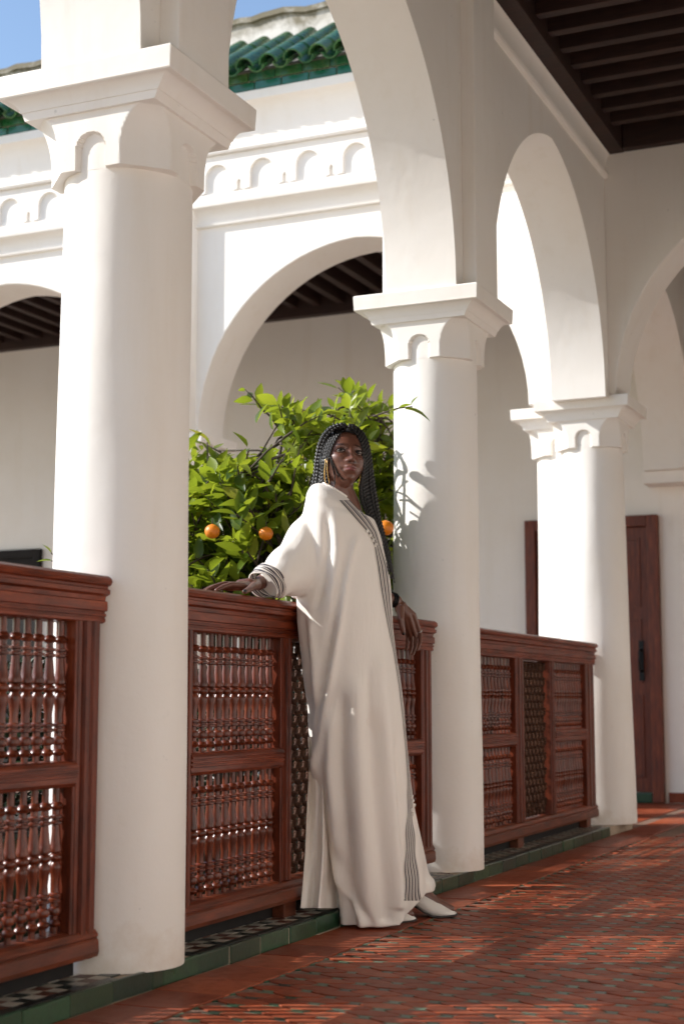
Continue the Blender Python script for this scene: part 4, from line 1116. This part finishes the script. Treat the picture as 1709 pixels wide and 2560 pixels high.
FOLDS = [  # shown-pixel polyline, width, height (m): ridges + , creases -
    ([(748, 1190), (752, 1250), (742, 1330), (725, 1400)], 9, -0.013), ([(765, 1180), (772, 1260), (765, 1340), (756, 1420)], 12, 0.008),
    ([(818, 1232), (802, 1275), (790, 1330), (782, 1400), (768, 1500), (752, 1600), (735, 1720), (725, 1790)], 9, 0.013),
    ([(800, 1262), (788, 1310), (776, 1370), (760, 1450), (742, 1550), (727, 1640)], 8, -0.013),
    ([(712, 1420), (722, 1520), (728, 1620), (722, 1700), (733, 1800)], 9, 0.012), ([(698, 1420), (708, 1540), (713, 1640), (718, 1730)], 7, -0.009),
    ([(845, 1545), (846, 1600), (850, 1680)], 5, -0.008), ([(870, 1500), (880, 1650), (900, 1850), (915, 2060)], 16, 0.011), ([(852, 1640), (862, 1800), (876, 1960), (886, 2090)], 14, -0.012),
    ([(815, 1560), (818, 1700), (828, 1880), (840, 2100)], 20, 0.012), ([(786, 1600), (782, 1750), (792, 1900), (806, 2110)], 11, -0.015), ([(762, 1640), (757, 1760), (770, 1900), (785, 2000), (795, 2110)], 11, 0.014),
    ([(905, 1700), (914, 1850), (928, 2000), (934, 2080)], 8, -0.009), ([(945, 1880), (955, 1980), (965, 2060)], 12, 0.008), ([(975, 1980), (985, 2070)], 6, -0.008),
    ([(740, 1850), (752, 1930), (790, 2030), (830, 2110)], 8, 0.013), ([(775, 1950), (805, 2040), (850, 2115)], 9, -0.010), ([(690, 1200), (700, 1260), (695, 1330)], 10, 0.008)]
def fold_at(u, v):
    d = 0.0
    for pl_, w, a in FOLDS:
        if v < pl_[0][1] - 25 or v > pl_[-1][1] + 25: continue
        x = interp([(q[1], q[0]) for q in pl_], v)
        e = smooth(min((v - pl_[0][1] + 25) / 60, (pl_[-1][1] + 25 - v) / 60))
        if pl_[-1][1] > 2050: e = smooth((v - pl_[0][1] + 25) / 60)
        d += 1.4 * a * e * math.exp(-((u - x) / w) ** 2)
    return d
NZ, NA = 150, 160
rings = []
dk = 0.9175 * F_PX
for i in range(NZ + 1):
    t = i / NZ; y = lerp(LEV[0][0], LEV[-1][0], t ** 1.0)
    L_, R_, wx, d = (interp(LEV, y, k) for k in (1, 2, 3, 4))
    c = at_depth((L_ + R_) / 2, y, d)
    h = (R_ - L_) / 2 * d / dk
    sx, cx_ = math.sin(YAW), math.cos(YAW)
    wx = min(wx, h * 0.93 / sx)
    wy = math.sqrt(max(0.0004, h * h - (wx * sx) ** 2)) / cx_
    ring = []
    for k in range(NA):
        a = 2 * math.pi * k / NA
        p = Vector((c.x + wx * math.cos(a), c.y + wy * math.sin(a), c.z))
        # neckline and hem planes tilt: lower towards the front of the body (-Y), hem higher over the far shoe
        topw = smooth((1200 - y) / 70); p.z -= topw * 0.055 * (-(p.y - c.y) / 0.10)
        if y < 1165: p.z += topw * 0.018 * (p.x - c.x) / 0.1 * -1
        hemw = smooth((y - 2000) / 112); p.z += hemw * (0.095 * smooth(((p - c).dot(RIGHT) - 0.02) / 0.11) + 0.004)
        p.z = max(p.z, 0.006 if p.y < KERB_Y else KERB_Z + 0.006)
        u, v, dd = to_px(p)
        nrm = Vector((math.cos(a) / wx, math.sin(a) / wy, 0)).normalized()
        f = fold_at(u, v) if nrm.dot(FWD_H) < 0.25 else 0.0
        back = 0.006 * math.sin(9 * a + 0.004 * y) * smooth((y - 1450) / 300)
        p = p + nrm * (f * max(0.0, min(1.0, 0.4 - nrm.dot(FWD_H))) + (back if nrm.dot(FWD_H) > 0 else 0.3 * back))
        if p.y > RY - 0.030 and p.z < 1.09: p.y = RY - 0.030 - 0.02 * random.random() * 0
        ring.append(p)
    rings.append(ring)
hem = rings[-1]
# wide sleeve reaching to the hand on the rail
SL = [  # t, centre u, v, depth, half height px, half thickness m
    (0.00, 752, 1250, 5.10, 104, 0.085), (0.18, 728, 1262, 5.07, 96, 0.085), (0.40, 698, 1284, 5.02, 82, 0.078), (0.62, 668, 1307, 4.96, 63, 0.068), (0.82, 640, 1323, 4.91, 49, 0.060), (1.00, 624, 1332, 4.885, 44, 0.056)]
srings = []
NS = 70
axp = [at_depth(r_[1], r_[2], r_[3]) for r_ in SL]
for i in range(NS + 1):
    t = i / NS
    u, v, d, hh, ht = (interp(SL, t, k) for k in (1, 2, 3, 4, 5))
    c = at_depth(u, v, d); c2 = at_depth(interp(SL, min(1, t + .03), 1), interp(SL, min(1, t + .03), 2), interp(SL, min(1, t + .03), 3)); c1 = at_depth(interp(SL, max(0, t - .03), 1), interp(SL, max(0, t - .03), 2), interp(SL, max(0, t - .03), 3))
    ax = (c2 - c1).normalized()
    # the cuff end turns to face along the rail
    upv = (Vector((0, 0, 1)) - ax * ax.z * 0.9).normalized(); sd = ax.cross(upv).normalized()
    hz = hh * d / dk
    ring = []
    for k in range(64):
        a = 2 * math.pi * k / 64
        q = c + upv * (hz * math.sin(a)) + sd * (ht * math.cos(a))
        uu, vv, _ = to_px(q)
        f = 0.007 * math.sin(a * 3 + t * 5) * (1 - t) + 0.006 * math.sin(t * 16 + 2.2 * math.sin(a)) * (0.3 + 0.7 * t) * (1 if math.cos(a) > -0.5 else 0.3)
        nrm = (upv * math.sin(a) / hz + sd * math.cos(a) / ht).normalized()
        q = q + nrm * f
        if q.z < 1.088 and q.y > RY - 0.03: q.z = 1.088
        ring.append(q)
    srings.append(ring)
# one cloth: body and sleeve grown together
def grown(mb, name, vox, it):
    t_ = bpy.data.objects.new('tmp', mb.mesh('tmp')); COL.objects.link(t_)
    m_ = t_.modifiers.new('r', 'REMESH'); m_.mode = 'VOXEL'; m_.voxel_size = vox; m_.use_smooth_shade = True
    m_ = t_.modifiers.new('s', 'SMOOTH'); m_.iterations = it; m_.factor = 0.5
    me = bpy.data.meshes.new_from_object(t_.evaluated_get(bpy.context.evaluated_depsgraph_get())); me.name = name
    bpy.data.objects.remove(t_)
    for p in me.polygons: p.use_smooth = True
    return me
sb2 = MB(); sb2.loft(srings, True, True, True)
kb = MB(); kb.loft(rings, True, True, True); kb.add(sb2.v, sb2.f)
kaf_me = grown(kb, 'kaftan', 0.005, 9); kaf_me.materials.clear(); kaf_me.materials.append(M['cloth'])
kaf = wch(obj('kaftan', kaf_me, None, WOMAN))
bvh_k = BVHTree.FromPolygons([v.co.copy() for v in kaf_me.vertices], [tuple(p.vertices) for p in kaf_me.polygons])
def drape(u, v, off=0.002, dflt=5.05):
    r = ray(u, v); dirn = r.normalized()
    hit = bvh_k.ray_cast(CAMP, dirn)
    if hit[0] is None: return None
    return hit[0] - dirn * off

# striped cuff: outside, rim and inside
CU = [(0.0, 622, 1331, 4.885, 0.0630, 0.058, 0.0), (0.5, 613, 1338, 4.875, 0.0605, 0.056, 0.5), (1.0, 603, 1346, 4.865, 0.0560, 0.052, 1.0)]
crings = []; band = []
def cuff_ring(t, shrink):
    u, v, d, rz, rt_ = (interp(CU, t, k) for k in (1, 2, 3, 4, 5))
    c = at_depth(u, v, d); ax = (at_depth(598, 1351, 4.855) - at_depth(628, 1327, 4.895)).normalized()
    ax = (ax * 0.6 + Vector((-0.8, 0.1, -0.15)) * 0.4).normalized()
    upv = (Vector((0, 0, 1)) - ax * ax.z).normalized(); sd = ax.cross(upv).normalized()
    out = []
    for k in range(64):
        a = 2 * math.pi * k / 64
        q = c + upv * ((rz - shrink) * math.sin(a)) + sd * ((rt_ - shrink) * math.cos(a)) + ax * 0.012 * math.sin(a + 0.6)
        q += (upv * math.sin(a) + sd * math.cos(a)) * 0.0022 * math.sin(5 * a + 9 * t)
        if q.z < 1.084 and q.y > RY - 0.03: q.z = 1.084
        out.append(q)
    return out
for i in range(13): crings.append(cuff_ring(i / 12, 0)); band.append(i / 12 * 3.0)
crings.append(cuff_ring(1.0, 0.0035)); band.append(3.0)
for i in range(11, -1, -1): crings.append(cuff_ring(i / 12, 0.006)); band.append(i / 12 * 3.0)
cb = MB(); cb.loft(crings, True, False, False); cu_me = cb.mesh('cuff', M['striped_cloth'], True)
def set_band(me, vals):
    a = me.attributes.new('band', 'FLOAT', 'POINT')
    for i, x in enumerate(vals): a.data[i].value = x
set_band(cu_me, [b_ for b_ in band for _ in range(64)])
wch(obj('cuff', cu_me, None, WOMAN))
# striped front placket, laid on the kaftan
PLK = [(1147, 776, 806), (1170, 796, 830), (1195, 818, 850), (1220, 841, 864), (1250, 857, 872), (1300, 865, 888), (1350, 872, 894), (1400, 881, 897.5), (1450, 891, 900.5), (1500, 902, 908), (1570, 913, 918.5), (1650, 922, 927.5), (1720, 929, 934), (1780, 933, 940), (1830, 934, 945), (1880, 932, 947), (1940, 929, 952), (2000, 927, 958), (2070, 926, 968)]
pr = []; vals = []
NP, MP = 150, 14
for i in range(NP + 1):
    y = lerp(1147, 2066, i / NP); a, b_ = interp(PLK, y, 1), interp(PLK, y, 2)
    row = []
    for k in range(MP + 1):
        s = k / MP
        wv = 1.6 * math.sin(y * 0.075 + s * 2.2) * smooth((y - 1750) / 150)
        u = lerp(a, b_, s) + wv; p = None; uu = u
        for _ in range(14):
            p = drape(uu, y)
            if p is not None: break
            uu -= 1.0
        if p is None: p = pr[-1][k] if pr else at_depth(u, y, 5.05)
        row.append(p); vals.append(s * 5.0 if y > 1740 else s * 3.0)
    pr.append(row)
pb = MB(); pb.loft(pr, False, False, False); p_me = pb.mesh('placket', M['striped_cloth'], True); set_band(p_me, vals)
wch(obj('placket', p_me, None, WOMAN))
# collar band round the neckline
co = MB(); ring = rings[0]; co.tube([p + Vector((0, 0, 0.001)) for p in ring] + [ring[0]], 0.0035, 6); co_me = co.mesh('collar', M['cloth'], True)
wch(obj('collar', co_me, None, WOMAN))
# knotted buttons
kb_me = MB().lathe([(0.001, -0.008), (0.004, -0.006), (0.0052, 0.0), (0.004, 0.006), (0.001, 0.008)], 8).mesh('button', M['pearl'], True)
for u, y in ((842, 1218), (849, 1228), (855, 1239), (861, 1250), (944, 1828), (946, 1838), (949, 1848), (944, 1858), (946, 1868)):
    p = None; uu = u
    while p is None and uu > u - 20: p = drape(uu, y, 0.006); uu -= 1
    if p is None: continue
    o = wch(obj('button', kb_me, None, WOMAN)); o.location = p; o.rotation_euler = (0.3, 0.4, 0.2); o.matrix_parent_inverse = Matrix.Translation(WOMAN.location).inverted()
# hem of the kaftan trailing on the step behind
BP = [(1690, 706, 740, 5.10), (1760, 709, 760, 5.11), (1850, 704, 775, 5.115), (1950, 700, 785, 5.12), (2030, 694, 785, 5.10), (2083, 689, 785, 5.075)]
brings = []
for i in range(41):
    y = lerp(1690, 2083, i / 40); L_, R_, d = interp(BP, y, 1), interp(BP, y, 2), interp(BP, y, 3)
    row = []
    for k in range(41):
        s = k / 40; u = lerp(L_, R_, s)
        dd = d + 0.022 * math.sin(s * 9 + 0.4) * smooth((y - 1700) / 150) + 0.008 * math.sin(s * 21 + y * 0.01)
        p = at_y(u, y, 2.142 - 0.05 * s + (dd - d) * 0.8)
        if p.z < KERB_Z + 0.006 and p.y > KERB_Y: p.z = KERB_Z + 0.006
        row.append(p)
    brings.append(row)
bb = MB(); bb.loft(brings, False, False, False)
wch(bb.build('kaftan_train', M['cloth'], WOMAN, True))
# ---------------- shoes: white open mules
def shoe(toe, d, name='shoe'):
    d = d.normalized(); sd = Vector((-d.y, d.x, 0)); rings_ = []
    prof = [  # along from toe (m), half width, sole z, top z, open?
        (0.000, 0.006, 0.010, 0.014), (0.010, 0.022, 0.006, 0.020), (0.028, 0.033, 0.004, 0.032), (0.055, 0.040, 0.003, 0.052), (0.085, 0.042, 0.006, 0.074), (0.115, 0.040, 0.020, 0.098), (0.145, 0.036, 0.040, 0.120), (0.165, 0.033, 0.052, 0.135)]
    for s, w, z0, z1 in prof:
        c = toe - d * s; ring = []
        for k in range(20):
            a = 2 * math.pi * k / 20
            x = math.cos(a); zz = math.sin(a)
            if zz < 0: z = lerp(lerp(z0, z1, 0.30), z0, min(1, -zz * 1.6)); xw = w * x * (1.0 if -zz < .6 else 0.92)
            else: z = lerp(lerp(z0, z1, 0.30), z1, zz); xw = w * x * (1 - 0.25 * zz)
            q = c + sd * xw; q.z = z; ring.append(q)
        rings_.append(ring)
    root = wch(MB().loft(rings_).build(name, M['shoe_leather'], WOMAN, True, 0, None, 50))
    so = []
    for s, w, z0 in ((-0.004, 0.012, 0.006), (0.01, 0.025, 0.003), (0.055, 0.041, 0.000), (0.085, 0.043, 0.002), (0.115, 0.041, 0.015), (0.165, 0.034, 0.046), (0.23, 0.030, 0.066)):
        c = toe - d * s
        so.append([Vector((*(c + sd * w).xy, z0)), Vector((*(c + sd * w).xy, z0 + 0.006)), Vector((*(c - sd * w).xy, z0 + 0.006)), Vector((*(c - sd * w).xy, z0))])
    o = MB().loft(so).build('sole', M['sole'], root); o.matrix_parent_inverse = root.matrix_world.inverted()
    hl = toe - d * 0.215
    o = MB().loft([[hl + sd * a + d * b_ + Vector((0, 0, z - hl.z)) for a, b_ in ((-w, -w), (w, -w), (w, w), (-w, w))] for z, w in ((0.001, 0.011), (0.03, 0.012), (0.066, 0.026))]).build('heel', M['shoe_leather'], root, False, 0.003); o.matrix_parent_inverse = root.matrix_world.inverted()
shoe(TOE1, fdir); shoe(TOE2, fdir)
# ---------------- jewellery
def px_tube(pts, r, mat, name, n=6):
    return wch(MB().tube([at_depth(*p) for p in pts], r, n).build(name, M[mat], WOMAN, True))
px_tube([(750, 1049, 5.045), (747, 1056, 5.040), (745, 1068, 5.038), (744, 1082, 5.038), (744, 1096, 5.038), (746, 1107, 5.038), (750, 1112, 5.038)], 0.0014, 'gold', 'earring')
px_tube([(751, 1050, 5.043), (750, 1062, 5.035), (750, 1078, 5.033), (752, 1094, 5.033), (755, 1106, 5.036), (752, 1112, 5.038)], 0.0012, 'gold', 'earring')
px_tube([(828, 1078, 5.12), (826, 1090, 5.118), (824, 1102, 5.117), (822, 1112, 5.117), (821, 1120, 5.117)], 0.0013, 'gold', 'earring')
RG = PL[0].lerp(KL[0], 0.08); ra = (PL[0] - KL[0]).normalized(); s1 = ra.cross(Vector((0, 0, 1))).normalized(); s2 = s1.cross(ra)
wch(MB().tube([RG + (s1 * math.cos(a) + s2 * math.sin(a)) * 0.0094 for a in [2 * math.pi * k / 20 for k in range(21)]], 0.0017, 6, False).build('ring', M['silver'], WOMAN, True))
bw = (W_L - EL_L).normalized(); s1 = bw.cross(Vector((0, 0, 1))).normalized(); s2 = s1.cross(bw); cw = W_L - bw * 0.012
for k_ in range(3):
    wch(MB().tube([cw - bw * 0.009 * k_ + (s1 * math.cos(a) + s2 * math.sin(a)) * 0.027 for a in [2 * math.pi * k / 20 for k in range(21)]], 0.003, 6, False).build('bracelet', M['iron'], WOMAN, True))

# ---------------- hair: scalp and braids
rh = random.Random(5)
cap = MB(); n1, n2 = 40, 64
pts = {}
for i in range(n1 + 1):
    lat = math.pi / 2 - math.pi * 0.72 * i / n1
    for k in range(n2):
        lon = 2 * math.pi * k / n2
        pts[i, k] = head_pt(lat, lon, 0.006 + 0.002 * math.sin(lon * 30), False)
vs_ = []; idx = {}
for key, p in pts.items(): idx[key] = len(vs_); vs_.append(HL(*p))
fs = []
for i in range(n1):
    for k in range(n2):
        k2 = (k + 1) % n2
        c = (pts[i, k] + pts[i + 1, k2]) / 2
        face = c.y > 0.012 and c.z < 0.073 - 0.35 * max(0, abs(c.x) - 0.030) and abs(c.x) < 0.080
        if c.y > 0.012 and abs(c.x) > 0.066: face = face and c.z < 0.05
        if not face: fs.append((idx[i, k], idx[i, k2], idx[i + 1, k2], idx[i + 1, k]))
cap.add(vs_, fs)
wch(cap.build('scalp_hair', M['hair'], WOMAN, True))
hm = MB(); head_mesh(hm, 40, 60); bvh_h = BVHTree.FromPolygons([Vector(v) for v in hm.v], hm.f)
def resample(pl_, n):
    L = [0.0]
    for a, b_ in zip(pl_, pl_[1:]): L.append(L[-1] + math.dist(a, b_))
    out = []
    for i in range(n):
        s = L[-1] * i / (n - 1)
        for j in range(len(pl_) - 1):
            if s <= L[j + 1] + 1e-6:
                t = (s - L[j]) / max(1e-6, L[j + 1] - L[j]); out.append(tuple(lerp(x, y, t) for x, y in zip(pl_[j], pl_[j + 1]))); break
    return out
def smooth_pl(p, it=2):
    for _ in range(it):
        p = [p[0]] + [tuple((a + 2 * b_ + c) / 4 for a, b_, c in zip(p[i - 1], p[i], p[i + 1])) for i in range(1, len(p) - 1)] + [p[-1]]
    return p
def braid(inner, outer, s, lay, dep, r0, tail=1.0, n=120, wob=1.0):
    a = smooth_pl(resample(inner, 40)); b_ = smooth_pl(resample(outer, 40))
    ph = rh.uniform(0, 6); am = rh.uniform(0.3, 1.0) * wob
    m = int(40 * tail)
    path = []
    for i in range(m):
        t = i / 39
        u = lerp(a[i][0], b_[i][0], s) + am * 2.0 * t * math.sin(4 * t + ph); v = lerp(a[i][1], b_[i][1], s)
        r = ray(u, v); hit = bvh_h.ray_cast(CAMP, r.normalized())
        d = dep(t, s) + lay
        if hit[0] is not None:
            dh = (hit[0] - CAMP).dot(FWD) - 0.006 + lay * 0.4
            d = min(d, dh) if t > 0.25 else dh
        path.append((u, v, d))
    for _ in range(3):
        path = [path[0]] + [(path[i][0], path[i][1], (path[i - 1][2] + 2 * path[i][2] + path[i + 1][2]) / 4) for i in range(1, len(path) - 1)] + [path[-1]]
    P = resample([tuple(at_depth(*q)) for q in path], n)
    L = sum((Vector(x) - Vector(y)).length for x, y in zip(P, P[1:]))
    step = L / n
    rad = [r0 * (1 + 0.42 * math.sin(i * step * 2 * math.pi / 0.0120)) * (0.55 + 0.45 * smooth(i / 6)) * (0.45 + 0.55 * smooth((n - 1 - i) / (n * 0.15))) for i in range(n)]
    wch(MB().tube(P, rad, 6).build('braid', M['hair'], WOMAN, True))
IN_L = [(799, 979), (786, 988), (774, 1003), (764, 1022), (757, 1042), (752, 1060), (750, 1085), (748, 1110), (746, 1134)]
OUT_L = [(792, 972), (775, 972), (755, 980), (738, 998), (728, 1022), (722, 1055), (719, 1090), (714, 1115), (709, 1138)]
for k in range(32):
    s = (k % 16 + 0.5) / 16 + rh.uniform(-.03, .03)
    braid(IN_L, OUT_L, s, 0.007 * (k // 16) + rh.uniform(-.002, .002), lambda t, s_: 5.085 + 0.05 * s_ * t, 0.0034)
IN_R = [(799, 978), (811, 985), (820, 999), (827, 1020), (832, 1045), (833, 1068), (829, 1092), (823, 1118), (826, 1150), (848, 1195), (866, 1245), (884, 1290), (895, 1325)]
OUT_R = [(799, 972), (818, 977), (834, 992), (845, 1014), (850, 1045), (854, 1080), (858, 1115), (863, 1150), (871, 1195), (883, 1240), (895, 1280), (902, 1320), (905, 1350)]
for k in range(45):
    s = (k % 15 + 0.5) / 15 + rh.uniform(-.04, .04)
    braid(IN_R, OUT_R, max(0, min(1, s)), 0.006 * (k // 15) + rh.uniform(-.003, .003), lambda t, s_: 5.125 + 0.03 * s_ - 0.03 * t, 0.0033, rh.uniform(0.78, 1.0), 150, 2.2)
# thin loose braids in front of the ear
for pl_, tl in (([(757, 1046), (765, 1066), (776, 1088), (787, 1102)], 0.0018), ([(756, 1048), (762, 1070), (767, 1090), (768, 1110), (765, 1118), (757, 1120)], 0.0022), ([(757, 1047), (763, 1064), (771, 1080), (776, 1096)], 0.0015)):
    q = smooth_pl(resample(pl_, 24)); path = []
    for u, v in q:
        hit = bvh_h.ray_cast(CAMP, ray(u, v).normalized()); d = (hit[0] - CAMP).dot(FWD) - 0.003 if hit[0] is not None else 5.06
        path.append(at_depth(u, v, min(d, 5.06)))
    wch(MB().tube(path, [tl * (1 + 0.3 * math.sin(i * 1.9)) for i in range(len(path))], 6).build('braid', M['hair'], WOMAN, True))
